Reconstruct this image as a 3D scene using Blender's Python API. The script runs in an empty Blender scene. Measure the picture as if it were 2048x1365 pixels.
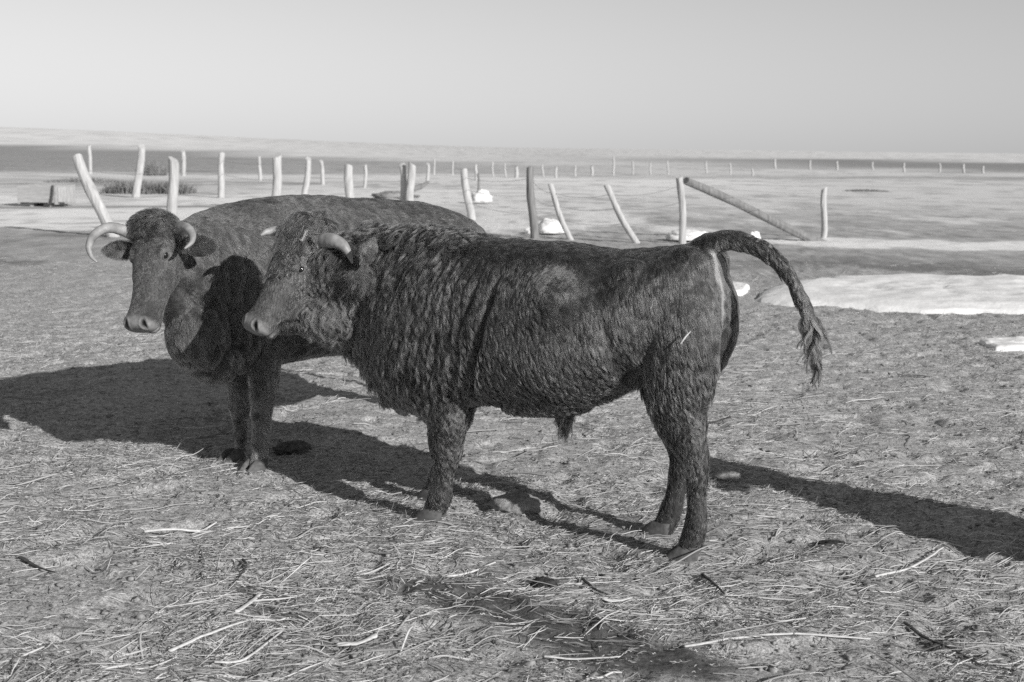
import bpy, math, random
import numpy as np
from mathutils import Matrix, Vector, Euler, kdtree

# ------------------------------------------------------------------ camera, world, sun, exposure
SC = bpy.context.scene
COL = SC.collection
F_PX = 2736.0                       # focal length in pixels of the 2048 px wide photograph
CAM_H = 1.60
cam_data = bpy.data.cameras.new('camera')
cam_data.sensor_width = 36.0
cam_data.lens = 36.0 * F_PX / 2048.0
cam_data.clip_start = 0.05
cam_data.clip_end = 20000.0
cam_data.dof.use_dof = True
cam_data.dof.focus_distance = 5.75
cam_data.dof.aperture_fstop = 5.0
cam = bpy.data.objects.new('camera', cam_data)
COL.objects.link(cam)
PITCH = math.radians(8.05)
ROLL = math.radians(0.7)
CAM_M = (Matrix.Translation((0, 0, CAM_H)) @ Matrix.Rotation(math.pi / 2 - PITCH, 4, 'X')
         @ Matrix.Rotation(ROLL, 4, 'Z'))
cam.matrix_world = CAM_M
SC.camera = cam

SUN_AZ = math.radians(41.0)         # light travels forward and to the left
SUN_EL = math.radians(22.5)
ldir = Vector((-math.sin(SUN_AZ) * math.cos(SUN_EL), math.cos(SUN_AZ) * math.cos(SUN_EL), -math.sin(SUN_EL)))
sd = bpy.data.lights.new('sun', 'SUN')
sd.energy = 3.3
sd.angle = math.radians(0.5)
sd.color = (1.0, 0.985, 0.97)
sun = bpy.data.objects.new('sun', sd)
sun.rotation_euler = ldir.to_track_quat('-Z', 'Y').to_euler()
sun.location = (20, -25, 20)
COL.objects.link(sun)

world = bpy.data.worlds.new('World')
SC.world = world
world.use_nodes = True
wn = world.node_tree
bg = wn.nodes['Background']
sky = wn.nodes.new('ShaderNodeTexSky')
sky.sky_type = 'NISHITA'
sky.sun_disc = False
sky.sun_elevation = SUN_EL
sky.sun_rotation = math.atan2(-ldir.x, -ldir.y)
sky.air_density = 1.8
sky.dust_density = 0.0
sky.ozone_density = 1.0
bw = wn.nodes.new('ShaderNodeRGBToBW')          # black and white photograph
wn.links.new(sky.outputs[0], bw.inputs[0])
wn.links.new(bw.outputs[0], bg.inputs['Color'])
bg.inputs['Strength'].default_value = 0.051

SC.view_settings.view_transform = 'Standard'
SC.view_settings.look = 'None'
SC.view_settings.gamma = 1.0
SC.view_settings.exposure = 0.70
SC.cycles.max_bounces = 6
SC.cycles.volume_bounces = 0
SC.cycles.use_denoising = False
SC.cycles.transparent_max_bounces = 8

# ------------------------------------------------------------------ pixel <-> place helpers
M3 = np.array(CAM_M.to_3x3())
CP = np.array([0, 0, CAM_H])


def ray(px, py):
    d = np.array([(px - 1024.0) / F_PX, -(py - 682.5) / F_PX, -1.0])
    return M3 @ d


def ground(px, py, z=0.0):
    d = ray(px, py)
    return CP + d * ((z - CAM_H) / d[2])


def project(P):
    q = (np.asarray(P) - CP) @ M3
    w = np.maximum(-q[..., 2], 1e-6)
    return 1024.0 + F_PX * q[..., 0] / w, 682.5 - F_PX * q[..., 1] / w


# ------------------------------------------------------------------ noise in numpy
def _hash(ix, iy, iz, seed):
    n = (ix.astype(np.int64) * 374761393 + iy.astype(np.int64) * 668265263 + iz.astype(np.int64) * 2147483647 + seed * 1013904223) & 0xffffffff
    n = ((n ^ (n >> 13)) * 1274126177) & 0xffffffff
    n = (n ^ (n >> 16)) & 0xffffff
    return n / float(0xffffff) * 2 - 1


def noise3(p, scale=1.0, seed=0):
    p = np.asarray(p, float) * scale
    i = np.floor(p)
    f = p - i
    i = i.astype(np.int64)
    f = f * f * (3 - 2 * f)
    out = 0
    for dx in (0, 1):
        wx = f[:, 0] if dx else 1 - f[:, 0]
        for dy in (0, 1):
            wy = f[:, 1] if dy else 1 - f[:, 1]
            for dz in (0, 1):
                wz = f[:, 2] if dz else 1 - f[:, 2]
                out = out + wx * wy * wz * _hash(i[:, 0] + dx, i[:, 1] + dy, i[:, 2] + dz, seed)
    return out


def fbm(p, scale=1.0, seed=0, octs=4):
    o = 0
    a = 1.0
    t = 0
    for k in range(octs):
        o = o + a * noise3(p, scale * 2 ** k, seed + k * 17)
        t += a
        a *= .5
    return o / t


def sstep(a, b, x):
    t = np.clip((x - a) / (b - a), 0, 1)
    return t * t * (3 - 2 * t)


# ------------------------------------------------------------------ materials
def new_mat(name, rough=0.9, spec=0.25):
    m = bpy.data.materials.new(name)
    m.use_nodes = True
    b = m.node_tree.nodes['Principled BSDF']
    b.inputs['Roughness'].default_value = rough
    b.inputs['Specular IOR Level'].default_value = spec
    return m, m.node_tree, b


def N(nt, kind, **kw):
    n = nt.nodes.new(kind)
    for k, v in kw.items():
        if hasattr(n, k):
            setattr(n, k, v)
        else:
            n.inputs[k].default_value = v
    return n


def ramp(nt, fac, stops):
    r = nt.nodes.new('ShaderNodeValToRGB')
    els = r.color_ramp.elements
    while len(els) > 1:
        els.remove(els[-1])
    els[0].position = stops[0][0]
    els[0].color = (stops[0][1],) * 3 + (1,)
    for p, v in stops[1:]:
        e = els.new(p)
        e.color = (v,) * 3 + (1,)
    nt.links.new(fac, r.inputs[0])
    return r.outputs[0]


def noise_mat(name, v0, v1, scale, rough=0.9, bump=0.3, dist=0.01, stretch=(1, 1, 1), spec=0.25, detail=6):
    m, nt, b = new_mat(name, rough, spec)
    tc = N(nt, 'ShaderNodeTexCoord')
    mp = N(nt, 'ShaderNodeMapping')
    mp.inputs['Scale'].default_value = stretch
    nt.links.new(tc.outputs['Object'], mp.inputs[0])
    n = N(nt, 'ShaderNodeTexNoise', Scale=scale, Detail=detail, Roughness=0.6)
    nt.links.new(mp.outputs[0], n.inputs['Vector'])
    c = ramp(nt, n.outputs[0], [(0.3, v0), (0.7, v1)])
    nt.links.new(c, b.inputs['Base Color'])
    bp = N(nt, 'ShaderNodeBump', Strength=bump, Distance=dist)
    nt.links.new(n.outputs[0], bp.inputs['Height'])
    nt.links.new(bp.outputs[0], b.inputs['Normal'])
    return m


# ------------------------------------------------------------------ mesh helpers
def link_obj(name, data, parent=None, mat=None, smooth=True):
    o = bpy.data.objects.new(name, data)
    COL.objects.link(o)
    if parent is not None:
        o.parent = parent
    if mat is not None:
        data.materials.append(mat)
    if smooth and hasattr(data, 'polygons') and len(data.polygons):
        data.polygons.foreach_set('use_smooth', [True] * len(data.polygons))
    return o


def mesh_from(name, V, Fc):
    me = bpy.data.meshes.new(name)
    me.from_pydata([tuple(map(float, v)) for v in V], [], Fc)
    me.update()
    return me


def mesh_fast(name, V, quads):
    """V (n,3), quads (m,k) integer array"""
    k = quads.shape[1]
    me = bpy.data.meshes.new(name)
    me.vertices.add(len(V))
    me.vertices.foreach_set('co', np.asarray(V, np.float32).ravel())
    me.loops.add(quads.size)
    me.loops.foreach_set('vertex_index', quads.astype(np.int32).ravel())
    me.polygons.add(len(quads))
    me.polygons.foreach_set('loop_start', np.arange(0, quads.size, k, dtype=np.int32))
    me.update(calc_edges=True)
    return me


def tag(o, label=None, cat=None, group=None, kind=None):
    if label:
        o['label'] = label
    if cat:
        o['category'] = cat
    if group:
        o['group'] = group
    if kind:
        o['kind'] = kind
    return o


def empty(name, loc, rz=0.0):
    o = bpy.data.objects.new(name, None)
    o.empty_display_size = 0.2
    o.location = loc
    o.rotation_euler = (0, 0, rz)
    COL.objects.link(o)
    return o


class MB:
    """collects closed shapes"""
    def __init__(self):
        self.V = []
        self.F = []

    def add(self, V, Fc):
        b = len(self.V)
        self.V.extend([tuple(map(float, v)) for v in V])
        self.F.extend([tuple(int(i) + b for i in f) for f in Fc])

    def rings(self, rings):
        n = len(rings[0])
        V = [p for r in rings for p in r]
        Fc = []
        for i in range(len(rings) - 1):
            for j in range(n):
                a = i * n + j
                b = i * n + (j + 1) % n
                Fc.append((a, b, b + n, a + n))
        c0 = np.mean(rings[0], axis=0)
        c1 = np.mean(rings[-1], axis=0)
        V = V + [c0, c1]
        k = len(V)
        L = (len(rings) - 1) * n
        for j in range(n):
            Fc.append((k - 2, (j + 1) % n, j))
            Fc.append((k - 1, L + j, L + (j + 1) % n))
        self.add(V, Fc)

    def ellipsoid(self, c, r, axes=None, nu=20, nv=12):
        A = np.eye(3) if axes is None else np.array(axes, float)   # rows are axes
        rings = []
        for i in range(1, nv):
            ph = math.pi * i / nv
            ring = []
            for j in range(nu):
                th = 2 * math.pi * j / nu
                q = np.array([r[0] * math.sin(ph) * math.cos(th), r[1] * math.sin(ph) * math.sin(th), r[2] * math.cos(ph)])
                ring.append(np.array(c) + q @ A)
            rings.append(ring)
        self.rings(rings[::-1])

    def tube(self, pts, ra, rl=None, lat=(0, 1, 0), n=14, sub=5, cap=True):
        """smooth tube through pts, ra radius in the plane, rl radius along lat"""
        P = np.array(pts, float)
        ra = np.array(ra, float)
        rl = ra if rl is None else np.array(rl, float)
        t, Q = smooth_interp(np.column_stack([P, ra, rl]), sub)
        lat = np.array(lat, float)
        T = np.gradient(Q[:, :3], axis=0)
        T /= np.linalg.norm(T, axis=1)[:, None] + 1e-12
        rings = []
        for q, tt in zip(Q, T):
            s = lat - tt * (lat @ tt)
            s /= np.linalg.norm(s) + 1e-12
            u = np.cross(tt, s)
            ring = [q[:3] + s * math.cos(a) * q[4] + u * math.sin(a) * q[3] for a in np.arange(n) * 2 * math.pi / n]
            rings.append(ring)
        if cap:
            for (idx, sg) in ((0, -1), (-1, 1)):
                q, tt = Q[idx], T[idx]
                c = q[:3]
                base = rings[idx]
                ext = []
                for k in (0.55, 0.9):
                    ext.append([c + (np.array(p) - c) * math.sqrt(1 - k * k) + tt * sg * k * min(q[3], q[4]) for p in base])
                if idx == 0:
                    rings = ext[::-1] + rings
                else:
                    rings = rings + ext
        self.rings(rings)
        return Q

    def build(self, name, mat, parent=None, smooth=True):
        return link_obj(name, mesh_from(name, self.V, self.F), parent, mat, smooth)


def smooth_interp(A, sub=5):
    """Catmull-Rom through rows of A"""
    A = np.array(A, float)
    n = len(A)
    ext = np.vstack([2 * A[0] - A[1], A, 2 * A[-1] - A[-2]])
    out = []
    ts = []
    for i in range(n - 1):
        p0, p1, p2, p3 = ext[i], ext[i + 1], ext[i + 2], ext[i + 3]
        for k in range(sub):
            t = k / sub
            out.append(0.5 * ((2 * p1) + (-p0 + p2) * t + (2 * p0 - 5 * p1 + 4 * p2 - p3) * t * t + (-p0 + 3 * p1 - 3 * p2 + p3) * t ** 3))
            ts.append(i + t)
    out.append(A[-1])
    ts.append(n - 1)
    return np.array(ts), np.array(out)


def superring(c, side, up, w, ht, hb, e, n=36):
    ring = []
    for j in range(n):
        a = 2 * math.pi * j / n
        ca, sa = math.cos(a), math.sin(a)
        x = w * math.copysign(abs(ca) ** (2 / e), ca)
        y = (ht if sa > 0 else hb) * math.copysign(abs(sa) ** (2 / e), sa)
        ring.append(np.array(c) + np.array(side) * x + np.array(up) * y)
    return ring


def remesh(mb, voxel, smooth_iters):
    me = mesh_from('tmp', mb.V, mb.F)
    o = bpy.data.objects.new('tmp', me)
    COL.objects.link(o)
    md = o.modifiers.new('r', 'REMESH')
    md.mode = 'VOXEL'
    md.voxel_size = voxel
    dg = bpy.context.evaluated_depsgraph_get()
    ev = o.evaluated_get(dg)
    m2 = ev.to_mesh()
    nv = len(m2.vertices)
    V = np.empty(nv * 3, np.float32)
    m2.vertices.foreach_get('co', V)
    V = V.reshape(-1, 3).astype(float)
    nl = len(m2.loops)
    L = np.empty(nl, np.int32)
    m2.loops.foreach_get('vertex_index', L)
    Q = L.reshape(-1, 4)
    ev.to_mesh_clear()
    bpy.data.objects.remove(o)
    bpy.data.meshes.remove(me)
    V = laplace(V, Q, smooth_iters)
    return V, Q


def laplace(V, Q, iters, w=None):
    E = np.vstack([Q[:, [0, 1]], Q[:, [1, 2]], Q[:, [2, 3]], Q[:, [3, 0]]])
    a = np.concatenate([E[:, 0], E[:, 1]])
    b = np.concatenate([E[:, 1], E[:, 0]])
    n = len(V)
    deg = np.bincount(a, minlength=n).astype(float)[:, None]
    for _ in range(iters):
        S = np.stack([np.bincount(a, V[b, k], minlength=n) for k in range(3)], 1) / deg
        V = V + (S - V) * (0.6 if w is None else 0.6 * w[:, None])
    return V


def normals(V, Q):
    fn = np.cross(V[Q[:, 2]] - V[Q[:, 0]], V[Q[:, 3]] - V[Q[:, 1]])
    n = len(V)
    Nn = np.zeros((n, 3))
    for k in range(4):
        for c in range(3):
            Nn[:, c] += np.bincount(Q[:, k], fn[:, c], minlength=n)
    return Nn / (np.linalg.norm(Nn, axis=1)[:, None] + 1e-12), np.linalg.norm(fn, axis=1) * .5


def unit(v):
    v = np.asarray(v, float)
    return v / np.linalg.norm(v)


def add_attr(me, name, arr):
    at = me.attributes.new(name, 'FLOAT', 'POINT')
    at.data.foreach_set('value', np.asarray(arr, np.float32))


RNG = np.random.default_rng(7)
FUR = 1.0                           # share of the fur strands


SOIL = (.17, .40, .56)
FARG = (.22, .36, .50)  # far ground tones; the hazy fade of distance is put into this colour


def at3_(A, tri, Bc):
    return (A[tri] * (Bc[..., None] if A.ndim == 2 else Bc)).sum(1)


def unit_rows(A):
    return A / (np.linalg.norm(A, axis=1)[:, None] + 1e-9)


# ------------------------------------------------------------------ fur: hair strands growing from a body mesh
def grow_hair(name, roots, Nn, D, L, parent, mat, lift=0.35, curl=0.15, curl_n=1.5, clump=0.7, clump_r=0.015,
              npts=6, radius=0.0006, droop=0.25, seed=1, tint=None, spread=.10, zs=1.0, coherent=False, share=.03):
    n = len(roots)
    rg = np.random.default_rng(seed)
    lift = np.broadcast_to(lift, n)
    clump = np.broadcast_to(clump, n)
    # clump strength is that of the lock's own centre
    curl = np.broadcast_to(curl, n)
    D = D + rg.normal(0, spread, (n, 3))
    D = D - Nn * np.sum(D * Nn, 1)[:, None]
    D /= np.linalg.norm(D, axis=1)[:, None] + 1e-9
    S = np.cross(D, Nn)
    L = L * rg.uniform(.7, 1.15, n)
    # clump centres
    nc = max(8, int(n * share))
    ci = rg.choice(n, nc, replace=False)
    kd = kdtree.KDTree(nc)
    for k, i in enumerate(ci):
        kd.insert(roots[i] * [1, 1, zs], k)
    kd.balance()
    own = np.fromiter((kd.find(r)[1] for r in roots * [1, 1, zs]), int, n)
    ck = ci[own]
    ph = rg.uniform(0, 6.28, nc)[own]
    fr = rg.uniform(.7, 1.3, nc)[own] * curl_n
    if coherent:
        ph = 6.283 * (roots[:, 2] / .05 + 1.2 * noise3(roots, 9, seed)) 
        fr = np.full(n, curl_n)
    pts = np.empty((n, npts, 3))
    T = np.linspace(0, 1, npts)
    clen = L[ck]
    for k, t in enumerate(T):
        up = lift * (t - .45 * t * t)
        al = (1 - lift * .3) * t
        wv = curl * np.sin(6.283 * fr * t + ph) * t ** .7
        p = roots + L[:, None] * (Nn * up[:, None] + D * al[:, None] + S * wv[:, None]) 
        p[:, 2] -= droop * L * t * t
        g = roots[ck] + clen[:, None] * (Nn[ck] * up[ck][:, None] + D[ck] * al[ck][:, None] + S[ck] * wv[ck][:, None])
        g[:, 2] -= droop * clen * t * t
        c = clump * t ** .8
        d = np.linalg.norm(g - p, axis=1)
        c = c * np.clip(1.5 - d / (clump_r * 3), 0, 1)
        pts[:, k] = p * (1 - c)[:, None] + g * c[:, None]
    crv = bpy.data.hair_curves.new(name)
    crv.add_curves([npts] * n)
    crv.attributes['position'].data.foreach_set('vector', pts.astype(np.float32).ravel())
    rr = radius * (1 - .75 * T ** 1.5)
    ra = crv.attributes.get('radius') or crv.attributes.new('radius', 'FLOAT', 'POINT')
    rad = np.tile(rr, n).reshape(n, npts) * rg.uniform(.7, 1.2, n)[:, None]
    ra.data.foreach_set('value', rad.astype(np.float32).ravel())
    sh = rg.uniform(0, 1, nc)[own] * .6 + rg.uniform(0, 1, n) * .4
    if tint is not None:
        sh = sh + tint
    at = crv.attributes.new('shade', 'FLOAT', 'CURVE')
    at.data.foreach_set('value', sh.astype(np.float32))
    o = bpy.data.objects.new(name, crv)
    COL.objects.link(o)
    crv.materials.append(mat)
    o.parent = parent
    return o


def hair_mat(name, v0, v1, rough=0.42, spec=0.5):
    m = bpy.data.materials.new(name)
    m.use_nodes = True
    nt = m.node_tree
    nt.nodes.remove(nt.nodes['Principled BSDF'])
    out = nt.nodes['Material Output']
    a = N(nt, 'ShaderNodeAttribute')
    a.attribute_name = 'shade'
    c = ramp(nt, a.outputs['Fac'], [(0.0, v0), (0.85, v1), (1.0, v1 * 2.6)])
    h = N(nt, 'ShaderNodeBsdfHairPrincipled')
    h.model = 'CHIANG'
    h.parametrization = 'COLOR'
    h.inputs['Roughness'].default_value = rough
    h.inputs['Radial Roughness'].default_value = .5
    nt.links.new(c, h.inputs['Color'])
    nt.links.new(h.outputs[0], out.inputs[0])
    return m


def sample_surface(V, Q, n, weight, seed=1):
    """random points on a quad mesh; weight per vertex"""
    rg = np.random.default_rng(seed)
    T = np.vstack([Q[:, [0, 1, 2]], Q[:, [0, 2, 3]]])
    a = .5 * np.linalg.norm(np.cross(V[T[:, 1]] - V[T[:, 0]], V[T[:, 2]] - V[T[:, 0]]), axis=1)
    w = a * weight[T].mean(1)
    cdf = np.cumsum(w)
    i = np.searchsorted(cdf, rg.uniform(0, cdf[-1], n))
    i = np.minimum(i, len(T) - 1)
    r1 = np.sqrt(rg.uniform(0, 1, n))
    r2 = rg.uniform(0, 1, n)
    B = np.stack([1 - r1, r1 * (1 - r2), r1 * r2], 1)
    return T[i], B


# ------------------------------------------------------------------ a head, built in its own frame
def head_shapes(mb, fr, L, kind):
    """fr: (origin, f, l, u). L head length. kind 'bull' or 'cow'"""
    O, f, l, u = fr

    def W(x, y, z):
        return O + f * x * L + l * y * L + u * z * L
    if kind == 'bull':
        st = [(-.06, -.12, .07, .13, .17, 2.2), (.0, -.13, .13, .17, .22, 2.3), (.12, -.15, .19, .20, .36, 2.4), (.28, -.17, .22, .205, .42, 2.3),
              (.42, -.175, .205, .19, .38, 2.2), (.58, -.175, .17, .165, .27, 2.2), (.72, -.17, .145, .135, .17, 2.3),
              (.84, -.165, .14, .12, .14, 2.5), (.93, -.16, .15, .115, .13, 2.7), (.985, -.155, .135, .10, .10, 2.6), (1.01, -.155, .09, .065, .065, 2.2)]
    else:
        st = [(-.05, -.12, .09, .11, .15, 2.2), (.0, -.13, .165, .15, .19, 2.3), (.12, -.15, .195, .18, .25, 2.4), (.28, -.17, .20, .18, .30, 2.3),
              (.42, -.175, .175, .165, .28, 2.2), (.58, -.175, .14, .145, .21, 2.2), (.72, -.17, .125, .125, .16, 2.3),
              (.84, -.165, .135, .115, .13, 2.5), (.93, -.16, .15, .115, .125, 2.7), (.985, -.155, .135, .10, .10, 2.6), (1.01, -.155, .09, .065, .065, 2.2)]
    _, Q = smooth_interp(np.array(st), 4)
    rings = [superring(W(q[0], 0, q[1]), l, u, q[2] * L * 1.10, q[3] * L, q[4] * L, q[5], 28) for q in Q]
    mb.rings(rings)
    ax = np.array([f, l, u])
    for s in (1, -1):
        mb.ellipsoid(W(.25, s * .17, -.06), np.array([.10, .045, .05]) * L, ax)         # brow
        mb.ellipsoid(W(.40, s * .155, -.12), np.array([.14, .035, .035]) * L, ax)       # cheek ridge below the eye
        mb.ellipsoid(W(.22, s * .165, -.27), np.array([.13, .06, .13]) * L, ax)         # cheek
        mb.ellipsoid(W(.34, s * .15, -.19), np.array([.10, .05, .09]) * L, ax)            # cheek bone
        mb.ellipsoid(W(.25, s * .13, -.34), np.array([.13, .055, .14]) * L, ax)           # jaw muscle
        mb.ellipsoid(W(.935, s * .085, -.10), np.array([.06, .06, .055]) * L, ax)         # nostril wing
    # lower jaw / lip / chin
    lj = [(.25, -.42, .10, .08, .08, 2), (.5, -.375, .085, .07, .06, 2), (.7, -.345, .072, .05, .045, 2), (.84, -.335, .082, .05, .04, 2.2), (.92, -.33, .078, .045, .036, 2.2), (.965, -.325, .05, .03, .02, 2)]
    if kind == 'bull':
        lj = [(a, b - .10 * max(0, (.8 - a) / .55), c, d, e, g) for a, b, c, d, e, g in lj]
    _, Q = smooth_interp(np.array(lj), 4)
    mb.rings([superring(W(q[0], 0, q[1]), l, u, q[2] * L, q[3] * L, q[4] * L, q[5], 20) for q in Q])
    return W


def ear_shape(mb, base, tip, face, width, thick=.018, cupk=.8):
    """leaf shaped cupped ear from base to tip, its hollow facing 'face'"""
    base, tip, face = map(lambda a: np.array(a, float), (base, tip, face))
    a = tip - base
    Ln = np.linalg.norm(a)
    a /= Ln
    fz = unit(face - a * (face @ a))
    s = np.cross(a, fz)
    prof = [(-.1, .30, .3), (.08, .42, .75), (.25, .8, .8), (.45, 1.0, .62), (.65, .92, .42), (.82, .62, .25), (.94, .3, .1), (1.0, .12, 0)]
    _, Q = smooth_interp(np.array(prof), 3)
    rings = []
    n = 9
    for t, w, cup in Q:
        c = base + a * t * Ln
        top = []
        bot = []
        for k in range(n):
            x = -1 + 2 * k / (n - 1)
            dz = cup * width * cupk * (x * x)
            e = math.sqrt(max(0, 1 - x * x)) * .6 + .4
            p = c + s * x * w * width * .5 * (1 - .25 * cup * x * x) + fz * dz * w
            top.append(p + fz * thick * .5 * e)
            bot.append(p - fz * thick * .5 * e)
        rings.append(top + bot[::-1])
    mb.rings(rings)


def horn_mesh(pts, r0, mat, parent, name='horn', r1=.004, power=1.0):
    mb = MB()
    _, Q = smooth_interp(np.array(pts, float), 8)
    n = len(Q)
    rad = r0 * (1 - np.linspace(0, 1, n) ** 1.6) ** power + r1
    rad *= 1 + .035 * np.sin(np.arange(n) * 1.9 + .8 * np.sin(np.arange(n) * .7)) * np.linspace(1, 0, n) ** .5
    T = np.gradient(Q, axis=0)
    T /= np.linalg.norm(T, axis=1)[:, None]
    s = unit(np.cross(T[0], (0.31, .2, .9)))
    rings = []
    for q, t, r in zip(Q, T, rad):
        s = unit(s - t * (s @ t))
        u = np.cross(t, s)
        rings.append([q + r * (s * math.cos(a) + u * math.sin(a)) for a in np.arange(18) * 2 * math.pi / 18])
    mb.rings(rings)
    return mb.build(name, mat, parent)


def make_eye(parent, V, Nn, c, fdir, lidmat, sink=.013, r=.020):
    """an eyeball set in the hide with a rim of lid round it"""
    i = np.argmin(np.linalg.norm(V - c, axis=1))
    near = np.linalg.norm(V - V[i], axis=1) < .02
    n = unit(Nn[near].mean(0))
    p = V[i] - n * sink
    e = MB()
    e.ellipsoid(p, (r, r, r))
    e.build('eye', EYE, parent)
    a = unit(fdir - n * (fdir @ n))
    b = np.cross(n, a)
    m = MB()
    rings = []
    for k in range(20):
        t = 2 * math.pi * k / 20
        ce = p + n * (r * .62 - .003 * abs(math.cos(t))) + a * math.cos(t) * r * .98 + b * math.sin(t) * r * .62
        out = unit(a * math.cos(t) + b * math.sin(t))
        rings.append([ce + (out * math.cos(q) + n * math.sin(q)) * (.0055 if math.sin(t) > 0 else .0045) for q in np.arange(8) * math.pi / 4])
    rings.append(rings[0])
    m.rings(rings)
    m.build('eyelid', lidmat, parent)
    return V[i]


def hoof_mesh(parent, pos, fwd, mat, size=.057, h=.07):
    """cloven hoof: two claws standing on z=0"""
    fwd = unit(np.array([fwd[0], fwd[1], 0.0]))
    lat = np.array([-fwd[1], fwd[0], 0])
    mb = MB()
    for s in (-1, 1):
        rings = []
        for (z, k, sh) in ((0.001, 1.0, .014), (.012, .99, .011), (h * .35, .90, .002), (h * .7, .78, -.012), (h, .60, -.028)):
            ring = []
            for j in range(16):
                a = 2 * math.pi * j / 16
                x = math.cos(a)
                y = math.sin(a)
                lx = size * 1.15 * k * x * (1.0 if x < 0 else 1.15)
                ly = size * .46 * k * y * (1 - .35 * max(0, x) ** 2)
                if y * s < 0:
                    ly *= .75
                ring.append(np.array([pos[0], pos[1], 0]) + fwd * (lx + sh + .0) + lat * (ly + s * size * .46) + np.array([0, 0, z]))
            rings.append(ring)
        mb.rings(rings)
    return mb.build('hoof', mat, parent)


# materials of the animals
HORN = noise_mat('horn_surface', .15, .34, 22, rough=.5, bump=.4, dist=.003, stretch=(1, 1, 1), spec=.4, detail=9)
HOOF = noise_mat('hoof_surface', .05, .13, 40, rough=.7, bump=.3, dist=.002)
m_, nt_, b_ = new_mat('eye_surface', .08, .7)
b_.inputs['Base Color'].default_value = (.012, .012, .012, 1)
EYE = m_


def skin_mat(name, base, light, muzzle):
    m, nt, b = new_mat(name, .75, .3)
    tc = N(nt, 'ShaderNodeTexCoord')
    n = N(nt, 'ShaderNodeTexNoise', Scale=60, Detail=6)
    nt.links.new(tc.outputs['Object'], n.inputs['Vector'])
    c0 = ramp(nt, n.outputs[0], [(.3, base * .7), (.7, base * 1.3)])
    c1 = ramp(nt, n.outputs[0], [(.3, muzzle * .8), (.7, muzzle * 1.15)])
    c2 = ramp(nt, n.outputs[0], [(.3, light * .7), (.7, light * 1.2)])
    prev = c0
    for nm, c in (('muzzle', c1), ('pale', c2), ('dark', ramp(nt, n.outputs[0], [(0, .006), (1, .01)]))):
        a = N(nt, 'ShaderNodeAttribute')
        a.attribute_name = nm
        mx = N(nt, 'ShaderNodeMix')
        mx.data_type = 'RGBA'
        nt.links.new(a.outputs['Fac'], mx.inputs[0])
        nt.links.new(prev, mx.inputs[6])
        nt.links.new(c, mx.inputs[7])
        prev = mx.outputs[2]
    nt.links.new(prev, b.inputs['Base Color'])
    bp = N(nt, 'ShaderNodeBump', Strength=.35, Distance=.003)
    n2 = N(nt, 'ShaderNodeTexNoise', Scale=180, Detail=3)
    nt.links.new(tc.outputs['Object'], n2.inputs['Vector'])
    nt.links.new(n2.outputs[0], bp.inputs['Height'])
    nt.links.new(bp.outputs[0], b.inputs['Normal'])
    return m


class Frame:
    """an animal's frame: root at origin O (on the ground), x forward, y left"""
    def __init__(self, O, fwd):
        self.O = np.array([O[0], O[1], 0.0])
        self.x = unit(np.array([fwd[0], fwd[1], 0.0]))
        self.y = np.array([-self.x[1], self.x[0], 0])
        self.ang = math.atan2(self.x[1], self.x[0])

    def local(self, P):
        d = np.asarray(P) - self.O
        return np.stack([d @ self.x, d @ self.y, d[..., 2]], -1)

    def at(self, px, py, lat):
        """local point seen at the pixel, at lateral offset lat"""
        r = ray(px, py)
        t = (lat - (CP - self.O) @ self.y) / (r @ self.y)
        return self.local(CP + r * t)

    def at_dist(self, px, py, depth):
        r = ray(px, py)
        return self.local(CP + r * (depth / r[1]))

    def vec(self, v):
        v = np.asarray(v, float)
        return np.array([v @ self.x, v @ self.y, v[2]])


# ------------------------------------------------------------------ the bull
def head_frame(O, f, u0):
    f = unit(f)
    u = unit(np.array(u0) - f * (np.array(u0) @ f))
    return (np.array(O), f, np.cross(u, f), u)


def head_detail(V, Nn, fr, L, hw=.13):
    """mouth line, nostrils; returns V, the muzzle pigment mask and a mask painting shade into these hollows"""
    O, f, l, u = fr
    q = (V - O) / L
    x, y, z = q @ f, q @ l, q @ u
    near = (x > .4) & (x < 1.15) & (abs(y) < .3) & (z < .1) & (z > -.6)
    # mouth: a groove along the side of the muzzle
    zm = -.292 - .05 * sstep(.85, .6, x)
    g = np.exp(-((z - zm) / .016) ** 2) * sstep(.60, .70, x) * near
    V = V - Nn * (g * .012)[:, None]
    dark = g * .75  # shade inside the mouth groove painted into the hide colour
    for s in (1, -1):
        c = O + (f * .975 + l * s * .088 - u * .085) * L
        c = V[np.argmin(np.linalg.norm(V - c, axis=1))]
        q = (V - c) / L
        a = q @ f
        b_2 = (q @ l) * s
        c_ = q @ u
        d = np.sqrt(((a + .25 * b_2) / .050) ** 2 + ((b_2 - .004) / .024) ** 2 + (c_ / .05) ** 2)
        k = np.exp(-d ** 4)
        rim = np.exp(-((d - 1.5) / .35) ** 2)
        V = V - Nn * (k * .014 - rim * .003)[:, None]
        dark = np.maximum(dark, np.clip(k * 1.3, 0, 1))
    muz = sstep(.84, .93, x - .35 * np.abs(y) + .3 * (np.abs(z + .16) < .12) * 0) * near * (z > -.33)
    return V, muz, dark


BO = (0.175, 5.62)
B = Frame(BO, (-.895, .446, 0))
bull = empty('bull', (BO[0], BO[1], 0), B.ang)
tag(bull, 'shaggy dark young bull standing side on with its tail arched out', 'bull')


def b_top(px, pt, pb, w, e=2.3, frac=.52):
    t = B.at(px, pt, 0)
    b = B.at(px, pb, 0)
    return [(t[0] + b[0]) / 2, t[2], b[2], w, e, frac]


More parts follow.
